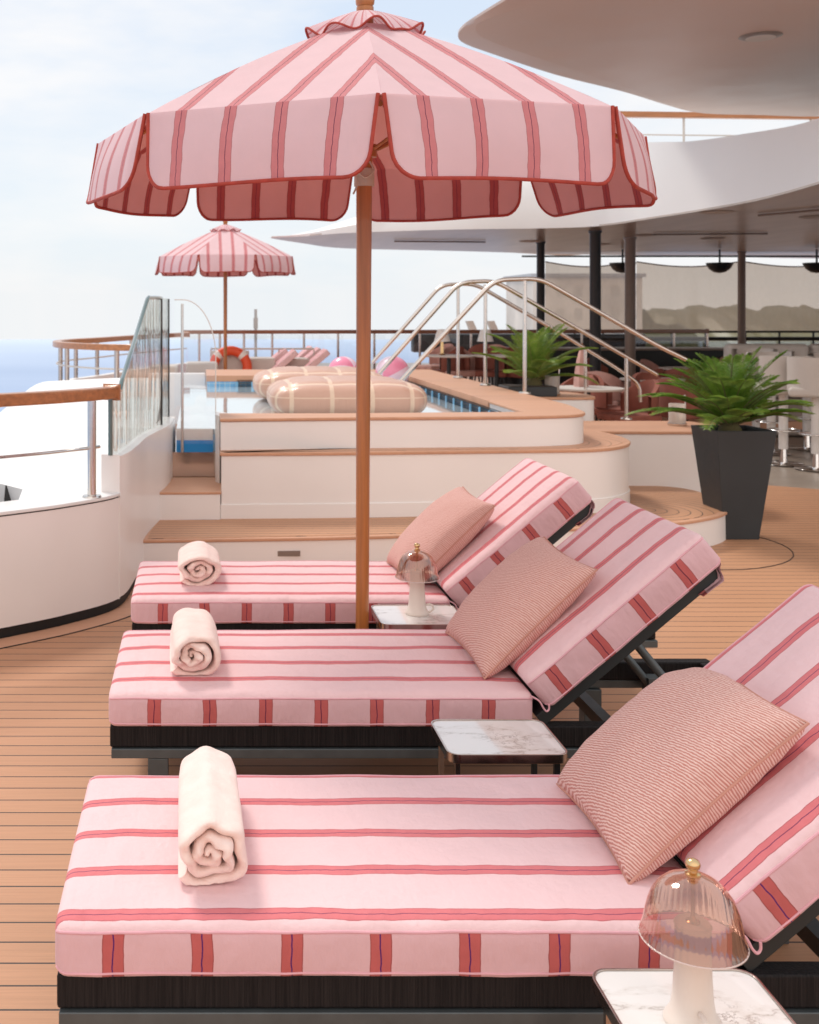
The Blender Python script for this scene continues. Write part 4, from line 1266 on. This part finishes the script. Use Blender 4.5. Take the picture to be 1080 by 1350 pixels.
# ------------------------------------------------------------------ roofs
can = thing('upper_canopy', (5, 11, 4.2), 'large dusty pink overhanging canopy at the top right', 'canopy')
HC = 4.2
def cz(px, py, h=HC): 
    Z = (EYE-h)*F/(py-CY); return Vector(((px-CX)*Z/F, Z, h))
edge = [cz(760,-40), cz(710,-18), cz(675,0), cz(627,29), cz(609,42), cz(604,52), cz(612,61), cz(644,73), cz(733,102), cz(822,124), cz(885,143), cz(925,151), cz(1000,153), cz(1085,155), cz(1300,150)]
edge = smooth_path(edge, 4)
inner = [cz(790,-40), cz(745,-18), cz(700,4), cz(640,26), cz(628,34), cz(630,44), cz(642,52), cz(668,62), cz(745,88), cz(830,117), cz(890,141), cz(930,149.5), cz(1002,151.5), cz(1085,153.5), cz(1300,149)]
inner = smooth_path(inner, 4)
mb = MB(); n = len(edge); vs = []
for e_, i_ in zip(edge, inner):
    vs += [(e_.x, e_.y, HC+.055), (e_.x, e_.y, HC+.03), (e_.x*.5+i_.x*.5, e_.y*.5+i_.y*.5, HC+.012), (i_.x, i_.y, HC)]
# note: the rounded lip rises outward
far_pt = Vector((22, 4)); 
vs2 = [(30, e_.y, HC+.0) for e_ in inner]
fs = []
for i in range(n-1):
    for k in range(3): fs.append((i*4+k, i*4+k+1, (i+1)*4+k+1, (i+1)*4+k))
mb.add(vs, fs)
vs = []
for i_ in inner: vs += [(i_.x, i_.y, HC), (26, max(2, i_.y*.6), HC)]
mb.add(vs, [(2*i, 2*i+2, 2*i+3, 2*i+1) for i in range(n-1)])
vs = []
for i_ in edge: vs += [(i_.x, i_.y, HC+.055), (26, max(2, i_.y*.6), HC+.50)]
mb.add(vs, [(2*i, 2*i+1, 2*i+3, 2*i+2) for i in range(n-1)])
part(mb, 'canopy_shell', M['dusty'], can, smooth=50)
q = cz(1003, 48, HC-.004)
part(MB().lathe([(0,-.012),(.15,-.012),(.17,-.004),(.19,.002)], 32, tuple(q), cap0=False, cap1=False), 'ceiling_light', M['taupe'], can)
part(MB().lathe([(0,-.018),(.13,-.018),(.13,-.013),(0,-.013)], 32, tuple(q), cap0=False, cap1=False), 'light_lens', M['offwhite'], can)

rf = thing('terrace_roof', (6, 17, 2.75), 'long white pointed roof over the dining terrace', 'roof')
HR = 2.75
fe = [((358,313.2),313), ((400,311.5),305), ((460,307),288), ((600,302.5),240), ((709,301),215), ((790,298),196), ((860,288),182), ((930,277),179), ((1000,264),169), ((1080,242),155), ((1160,212),130)]
fr_ = []
for (px, py), ty in fe:
    p = cz(px, py, HR); zt_ = EYE-(ty-CY)*p.y/F; fr_.append((p, max(zt_, HR+.02)))
pts = smooth_path([a for a, b in fr_], 6); tz = smooth_path([Vector((b, 0, 0)) for a, b in fr_], 6)
pts += [Vector((pts[-1].x+8, pts[-1].y-4, HR))]; tz += [tz[-1]]
be = smooth_path([cz(358,314.5,HR), cz(400,321,HR), cz(455,327.5,HR), cz(600,331,HR), cz(740,335,HR), cz(900,338,HR), cz(1080,341,HR)], 5)
mb = MB(); vs = []
for p, t_ in zip(pts, tz): vs += [(p.x, p.y, HR), (p.x+.02, p.y-.03, (HR+t_.x)/2), (p.x, p.y+.40, t_.x)]
mb.add(vs, [(3*i+k, 3*i+3+k, 3*i+4+k, 3*i+1+k) for i in range(len(pts)-1) for k in (0, 1)])
poly = [(p.x, p.y) for p in pts]+[(26, 9), (26, 24)]+[(p.x, p.y) for p in be[::-1]]
part(mb, 'fascia', M['roof_white'], rf, smooth=60)
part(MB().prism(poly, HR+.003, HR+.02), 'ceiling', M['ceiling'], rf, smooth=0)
vs = []
for p, t_ in zip(pts, tz): vs += [(p.x, p.y+.40, t_.x), (max(p.x, 0)+6+p.x*.5, 23, min(t_.x, 3.6))]
mb = MB(); mb.add(vs, [(2*i, 2*i+2, 2*i+3, 2*i+1) for i in range(len(pts)-1)]); part(mb, 'roof_top', M['roof_white'], rf, smooth=60)
# ceiling details
for (px, py) in ((945, 280), (790, 322), (940, 314), (1076, 286), (700, 318), (850, 310)):
    q = cz(px, py, HR-.002)
    part(MB().lathe([(0,-.01),(.16,-.01),(.19,.0)], 24, tuple(q), cap0=False, cap1=False), 'ceiling_light', M['offwhite'], rf)
for (a, b) in (((862,309),(1012,308)), ((1000,284),(1090,276)), ((520,318),(640,319))):
    p, q = cz(a[0], a[1], HR-.02), cz(b[0], b[1], HR-.02)
    part(MB().tube([p, q], .014, 6), 'ceiling_track', M['taupe'], rf)
ct = railing([(cz(740,125,4.38).x, 15.2), (7.5, 15.4), (14, 15.8)], 4.40, 3.2, 'teak rail with thin wires on top of the white roof', posts=(.13, .27, .42, .6, .9), mids=(4.08,), w=.10, th=.08, pm='offwhite', pr=.016)

# columns
def column(px, top, Z, w, mat, label, z0=0):
    p = P(px, top, Z); o = MB()
    h = HR+.0
    o.lathe([(w*.75, 0), (w*.75, .03), (w/2, .05), (w/2, h-.04-z0), (w*.6, h-.02-z0), (w*.6, h-z0)], 24)
    o = o.build('column', mat, None, 40, loc=(p.x, Z, z0)); tag(o, label, 'column'); return o
column(713, 330, 18.0, .13, M['black_col'], 'slim black round column, left one of the two')
column(785, 300, 15.6, .155, M['black_col'], 'thick black round column beside the pool handrails')
column(831, 318, 17.0, .16, M['taupe'], 'taupe round column right of the thick black column')
column(978, 330, 21.0, .14, M['taupe'], 'taupe round column above the sago palm')

# translucent wind screens with rails
ws = thing('wind_screen', (8, 22.3, 1.1), 'row of smoky translucent wind screens behind the dining terrace', 'wind screen')
xs = [P(px, 0, 22.0).x for px in (716, 836, 978, 1120, 1270)]
for i in range(4):
    a, b = xs[i]+.05, xs[i+1]-.05; mb = MB(); N = 14; vs = []
    for k in range(N+1):
        u = k/N; x = a+(b-a)*u; sag = .10*math.sin(PI*u)
        vs += [(x, 22.0, 1.20), (x, 22.0, 2.60-sag)]
    mb.add(vs, [(2*k, 2*k+2, 2*k+3, 2*k+1) for k in range(N)])
    part(mb, 'screen_panel', M['screen'], ws)
    part(MB().tube([(vs[2*k+1][0], 22.0, vs[2*k+1][2]) for k in range(N+1)], .014, 6), 'panel_edge', M['taupe'], ws)
    part(MB().tube([(a-.05, 21.95, 1.19), (b+.05, 21.95, 1.19)], .022, 8), 'rail', M['dark_metal'], ws)
    part(MB().tube([(a-.05, 21.9, 1.05), (b+.05, 21.9, 1.05)], .04, 8), 'rail', M['dark_metal'], ws)
    part(MB().box(a, b, 21.98, 22.0, .15, 1.0), 'glass_pane', M['glass_rail'], ws)
    for q in (.0, .33, .66):
        x = a+(b-a)*q; part(MB().tube([(x, 21.95, .1), (x, 21.95, 1.2)], .02, 8), 'post', M['dark_metal'], ws)
part(MB().tube([(xs[0]-.6, 21.4, 2.68), (xs[-1], 21.4, 2.68)], .02, 6), 'top_rail', M['dark_metal'], ws)
# heat lamps
for i, px in enumerate((821, 949, 1077)):
    p = P(px, 345, 20.0); t = thing('heat_lamp', (p.x, 20.0, 2.3), ['dark dome heat lamp beside the first taupe column', 'dark dome heat lamp hanging left of the second taupe column', 'dark dome heat lamp cut by the right edge'][i], 'heat lamp', 'dark dome heat lamps under the roof')
    MB().lathe([(.0,.0),(.23,.20),(.22,.21),(0,.22)] if False else [(0,.0),(.10,.02),(.18,.08),(.23,.17),(.235,.19),(.0,.20)], 28, cap0=False, cap1=False).build('dome', M['taupe_dark'] if 'taupe_dark' in M else M['dark_metal'], t, 50)
    MB().tube([(0,0,.19),(0,0,.44)], .018, 8).build('rod', M['dark_metal'], t)

# ------------------------------------------------------------------ dining furniture
def armchair(label, m1):
    t = thing('armchair', (0,0,0), label, 'armchair', 'terracotta armchairs on the dining terrace')
    MB().box(-.26, .26, -.26, .25, .38, .465).build('seat', M[m1], t, bevel=.03, seg=3)
    bk_ = MB(); N = 12
    def fn(u, v, rr_): a_ = PI*(.06+.88*u); return (rr_*math.cos(a_), .02+rr_*.92*math.sin(a_), .47+v*(.20+.17*math.sin(PI*u)))
    bk_.grid(lambda u, v: fn(u, v, .31), N, 4); bk_.grid(lambda u, v: fn(1-u, v, .26), N, 4)
    bk_.grid(lambda u, v: tuple(Vector(fn(u, 1, .31)).lerp(Vector(fn(u, 1, .26)), v)), N, 2)
    bk_.build('backrest', M[m1], t, 60)
    for s in (-1, 1):
        for y in (-.22, .24): MB().tube([(s*.27, y*1.1, 0), (s*.22, y, .385)], .014, 8).build('leg', M['dark_metal'], t)
    return t
def dtable(label, m):
    t = thing('dining_table', (0,0,0), label, 'table', 'dining tables on the terrace')
    MB().lathe([(0,.72),(.38,.72),(.39,.73),(.39,.745),(0,.75)], 32, cap0=False, cap1=False).build('table_top', m, t, 40)
    MB().lathe([(.22,0),(.22,.015),(.03,.03),(.03,.72)], 20, cap1=False).build('pedestal', M['dark_metal'], t, 40)
    return t
a0 = armchair('x', 'terracotta'); a1 = armchair('x', 'blush')
spots = [(586,17.5,0,-2.2),(606,17.3,1,.2),(628,17.6,0,1.2),(650,17.2,0,-.5),(668,18.8,1,2.2),(690,17.0,0,.4),(574,19,1,-1.2),(640,19.2,0,2.8),(700,19,0,3.0),
         (760,13.2,0,-.9),(792,14.2,1,2.6),(812,13.0,0,1.1),(842,14.8,0,-2.4),(868,13.4,0,.3),(890,14.9,0,2.9),(905,12.6,0,1.9),(930,15.5,0,-.4),(960,14.5,0,2.2),(872,17.2,1,.8),(920,18.0,0,-1.8),(830,12.2,0,-1.4),(975,18.5,1,.2),(800,17.6,0,.9)]
where = ['far left group beyond the pool coping', 'terrace behind the bench']
used = {0: False, 1: False}
for i, (px, Z, kd, rz) in enumerate(spots):
    src = a0 if kd == 0 else a1
    c = src if not used[kd] else copy_tree(src); used[kd] = True
    z = .2 if px < 720 else 0
    c.location = ((px-CX)*Z/F, Z, z); c.rotation_euler = (0, 0, rz)
    colr = 'terracotta' if kd == 0 else 'blush'
    face = 'back turned to the camera' if abs(((rz+PI) % (2*PI))-PI) > 1.6 else 'facing the camera'
    posn = ['first', 'second', 'third', 'fourth', 'fifth', 'sixth', 'seventh', 'eighth', 'ninth', 'tenth', 'eleventh', 'twelfth', 'thirteenth', 'fourteenth']
    grp = [s for s in spots if (s[0] < 720) == (px < 720)]
    k = sorted(grp).index(spots[i])
    c['label'] = '%s armchair, %s from the left of those %s' % (colr, posn[k], 'beyond the pool handrails' if px < 720 else 'under the terrace roof')
t0 = dtable('x', M['offwhite']); first = True
tl = [(592,16.4,.2,'round table left of the pool handrail posts with a small lamp'),(655,16.4,.2,'round pale table between the handrail posts'),(775,12.3,0,'round white table behind the lighter palm'),(860,13.9,0,'round white table left of the sago palm, under the roof'),(905,16.6,0,'round white table above the sago palm fronds')]
for px, Z, z, lb in tl:
    c = t0 if first else copy_tree(t0); first = False
    c.location = ((px-CX)*Z/F, Z, z); c['label'] = lb
lamp_x = []
def mini_lamp(px, Z, z, lb):
    t = thing('table_lamp', ((px-CX)*Z/F, Z, z), lb, 'table lamp')
    MB().lathe([(0,0),(.06,0),(.03,.02),(.022,.22),(0,.22)], 20, cap0=False, cap1=False).build('lamp_base', M['brass'], t, 40)
    MB().lathe([(.12,.20),(.07,.38),(0,.385)], 24, cap0=False, cap1=False).build('lamp_shade', M['porcelain'], t, 40)
mini_lamp(583, 16.4, .95, 'small lamp with white shade on the table left of the handrail posts')
mini_lamp(640, 16.4, .95, 'small lamp with white shade on the pale table between handrail posts')
# counters and dark back wall of the terrace
bc_ = thing('bar_counter', (8.8, 19.5, 0), 'low dark counter at the back of the dining terrace', 'counter')
part(MB().box(5.2, 11.0, 19.0, 19.6, 0, .92), 'body', M['dark_brown'] if 'dark_brown' in M else M['dark_metal'], bc_, bevel=.01)
part(MB().box(5.1, 11.1, 18.95, 19.7, .92, .96), 'counter_top', M['taupe'], bc_, bevel=.01)
# bar stools
def stool():
    t = thing('bar_stool', (0,0,0), 'x', 'bar stool', 'white swivel bar stools on the right')
    MB().lathe([(0,0),(.19,0),(.20,.008),(.19,.016),(.04,.024),(.03,.16)], 32, cap0=False, cap1=False).build('base', M['chrome'], t, 40)
    MB().lathe([(.045,.16),(.045,.74),(0,.74)], 24, cap1=False).build('pedestal', M['porcelain'], t, 40)
    rg = MB(); rg.tube([(.15*math.cos(a), .15*math.sin(a), .36) for a in [2*PI*k/24 for k in range(24)]], .010, 8, closed=True); rg.tube([(-.15,0,.36),(-.044,0,.36)], .01, 6); rg.tube([(.15,0,.36),(.044,0,.36)], .01, 6)
    rg.build('footrest', M['chrome'], t, 50)
    MB().box(-.24, .24, -.24, .24, .74, .84).build('seat', M['offwhite'], t, bevel=.04, seg=3)
    b_ = MB(); N = 16
    def fn(u, v, r): a = PI*(.12+.76*u); return (r*math.cos(a)*1.02, r*math.sin(a)*.9, .80+v*.34)
    b_.grid(lambda u, v: fn(u, v, .27), N, 4); b_.grid(lambda u, v: fn(1-u, v, .215), N, 4)
    b_.grid(lambda u, v: tuple(Vector(fn(u, 1, .27)).lerp(Vector(fn(u, 1, .215)), v)), N, 2)
    b_.build('backrest', M['offwhite'], t, 60)
    return t
s0 = stool(); first = True
for (px, py, rz, lb) in ((1033,612,2.9,'white bar stool nearest the tall charcoal planter'), (1076,619,2.6,'white bar stool cut by the right edge of the photo'), (1017,598,.4,'white bar stool standing just behind the nearest one'), (1064,592,.8,'white bar stool behind the one at the right edge'), (997,583,-.3,'farthest white bar stool, half hidden by palm fronds'), (1102,602,0,'white bar stool at the far right border')):
    X, Z = PH(px, py, 0); c = s0 if first else copy_tree(s0); first = False
    c.location = (X, Z, 0); c.rotation_euler = (0,0,rz); c['label'] = lb
sf = thing('bar_island', (8.3, 14.2, 0), 'pale upholstered banquette behind the bar stools', 'banquette')
part(MB().box(7.0, 11.5, 14.0, 14.6, .0, .5), 'base', M['taupe'], sf, bevel=.03)
part(MB().box(7.0, 11.5, 13.95, 14.5, .5, .66), 'seat', M['offwhite'], sf, bevel=.05)
for k in range(4):
    part(MB().box(7.02+k*1.12, 8.10+k*1.12, 14.45, 14.65, .66, 1.17), 'back_cushion', M['offwhite'], sf, bevel=.06, seg=3)
# folded pink umbrella among the chairs
fu = thing('folded_umbrella', (4.35, 12.4, 0), 'folded pink umbrella between the handrails and the white lantern', 'umbrella')
part(MB().lathe([(.02,.55),(.085,.60),(.075,.85),(.05,1.05),(.02,1.18),(0,1.2)], 14, (4.35,12.4,0), cap0=False, cap1=False, flute=lambda i, j: .15*math.sin(j*2.3)), 'canopy', M['blush'], fu)
part(MB().tube([(4.35,12.4,0),(4.35,12.4,1.24)], .014, 8), 'pole', M['pole_wood'], fu)

# dark awning strips and pale structure beyond the far rail
aw = thing('dark_awning', (6, 23.6, .9), 'dark fabric shade structure beyond the far railing', 'awning')
part(MB().box(4.6, 9.6, 23.4, 23.7, .72, 1.12), 'panel', M['charcoal'], aw, bevel=.04)
for x in (5.0, 6.6, 8.4): part(MB().tube([(x, 23.5, .1), (x, 23.5, 1.0)], .03, 8), 'post', M['paint_grey'], aw)
for i, (px, s) in enumerate(((628, 1), (656, 1))):
    mb = MB(); a = P(px-12, 423, 25); b_ = P(px-4, 423, 25); c_ = P(px+9, 452, 25); d_ = P(px-1, 452, 25)
    mb.add([a, b_, c_, d_, a+Vector((0,.2,0)), b_+Vector((0,.2,0)), c_+Vector((0,.2,0)), d_+Vector((0,.2,0))], [(0,3,2,1),(4,5,6,7),(0,1,5,4),(1,2,6,5),(2,3,7,6),(3,0,4,7)])
    o = mb.build('slanted_panel', M['offwhite'], None, 0); tag(o, ['left slanted pale panel beyond the far railing', 'right slanted pale panel beyond the far railing'][i], 'panel', 'slanted pale panels beyond the rail')

# ------------------------------------------------------------------ sea, hills, port
o = MB().lathe([(763, 0)], 180, (0, 0, -18)) if False else None
mb = MB(); Nn = 180; mb.add([(763*math.cos(2*PI*k/Nn), 763*math.sin(2*PI*k/Nn), -18) for k in range(Nn)], [tuple(range(Nn))])
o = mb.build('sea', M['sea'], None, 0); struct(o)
hm = MB()
def hillf(u, v):
    X = 172+u*420; Y = 360+v*160-.05*X
    h = -18+(20.5+6*noise.fractal(Vector((X*.012, 3.3, 0)), 1, 2, 4))*math.sin(PI*min(1, v*1.0+.02))+4.5*noise.fractal(Vector((X*.12, Y*.1, 0)), 1, 2, 4)
    return (X, Y, h)
hm.grid(hillf, 420, 16); o = hm.build('hills', M['hillgreen'], None, 60); struct(o)
M['plaster'] = simple('pale_plaster', (.72,.62,.52), .8, var=.1, vscale=.2)
M['winglass'] = simple('window_dark', (.58,.50,.42), .4)
def building(x0, x1, y, h, lb, rows, cols):
    t = thing('harbour_building', ((x0+x1)/2, y, -17), lb, 'building')
    part(MB().box(x0, x1, y, y+14, -17.9, h), 'wall', M['plaster'], t)
    part(MB().box(x0-.4, x1+.4, y-.4, y+14.4, h+.003, h+.5), 'roof', M['paint_grey'], t)
    for r in range(rows):
        for c_ in range(cols):
            xx = x0+(x1-x0)*(c_+.3)/cols; zz = h-1.2-r*3.4
            part(MB().box(xx, xx+(x1-x0)/cols*.4, y-.06, y+.05, zz-1.6, zz), 'window', M['winglass'], t)
building(49, 65, 160, 6.6, 'pale harbour building seen through the screens beside the black column', 3, 6)

# ------------------------------------------------------------------ world, sun, camera
w = bpy.data.worlds.new('World'); sc.world = w; w.use_nodes = True
nt = w.node_tree; nt.nodes.clear(); b = NB(nt)
out = b.n('ShaderNodeOutputWorld'); bg = b.n('ShaderNodeBackground')
SUN_EL, SUN_AZ = R(52), R(-28)     # azimuth from +Y toward +X (negative = left)
sky = b.n('ShaderNodeTexSky', sky_type='NISHITA'); sky.sun_disc = False
sky.sun_elevation = SUN_EL; sky.sun_rotation = SUN_AZ; sky.air_density = 1; sky.dust_density = 2
gen = b.coord('Generated'); s = b.sep(gen)
zc = b.math('MAXIMUM', s[2], .015)
cmb = b.n('ShaderNodeCombineXYZ'); b.l(s[0], cmb.inputs[0]); b.l(s[1], cmb.inputs[1]); b.l(zc, cmb.inputs[2])
b.l(cmb.outputs[0], sky.inputs[0])
skyc = b.mix(1.0, sky.outputs[0], (.10, .10, .10), 'MULTIPLY')
# soft overcast layer
cn = b.noise(b.mapping(cmb.outputs[0], scale=(1.6, 1.6, 5)), 2.2, 5, .55)
cl = b.ramp(zc, [(.0, (.88,.94,.99)), (.10, (.87,.94,1.0)), (.26, (.74,.85,1.0)), (.8, (.90,.95,1.03))])
cl2 = b.mix(b.ramp(cn, [(.42, 0), (.66, 1)]), cl, (1.0, 1.0, 1.01))
fin = b.mix(.90, skyc, cl2)
bk = b.math('MULTIPLY', b.ramp(b.math('MULTIPLY', s[1], -1), [(.0, 0), (.8, 1)]), 1)
fin = b.mix(bk, fin, (1.38, 1.26, 1.18))  # warm brightening added to the sky behind the camera to light camera-facing surfaces
b.l(fin, bg.inputs[0]); bg.inputs[1].default_value = 1.0
b.l(bg.outputs[0], out.inputs[0])
sun = bpy.data.lights.new('sun', 'SUN'); sun.energy = 2.0; sun.angle = R(14); sun.color = (1, .95, .88)
so = bpy.data.objects.new('sun', sun); col.objects.link(so)
d = Vector((math.sin(SUN_AZ)*math.cos(SUN_EL), math.cos(SUN_AZ)*math.cos(SUN_EL), math.sin(SUN_EL)))
so.rotation_euler = d.to_track_quat('Z', 'Y').to_euler(); so.location = (0, 0, 20)
cam = bpy.data.cameras.new('camera'); co_ = bpy.data.objects.new('camera', cam); col.objects.link(co_)
co_.location = (0, 0, EYE); co_.rotation_euler = (R(90), 0, 0)
cam.sensor_fit = 'HORIZONTAL'; cam.sensor_width = 36; cam.lens = 48
cam.shift_x = 278/1080; cam.shift_y = -265/1080
cam.clip_start = .05; cam.clip_end = 5000
cam.dof.use_dof = True; cam.dof.focus_distance = 2.9; cam.dof.aperture_fstop = 9
sc.camera = co_
sc.view_settings.view_transform = 'Standard'; sc.view_settings.look = 'None'
sc.view_settings.exposure = 0; sc.view_settings.gamma = 1
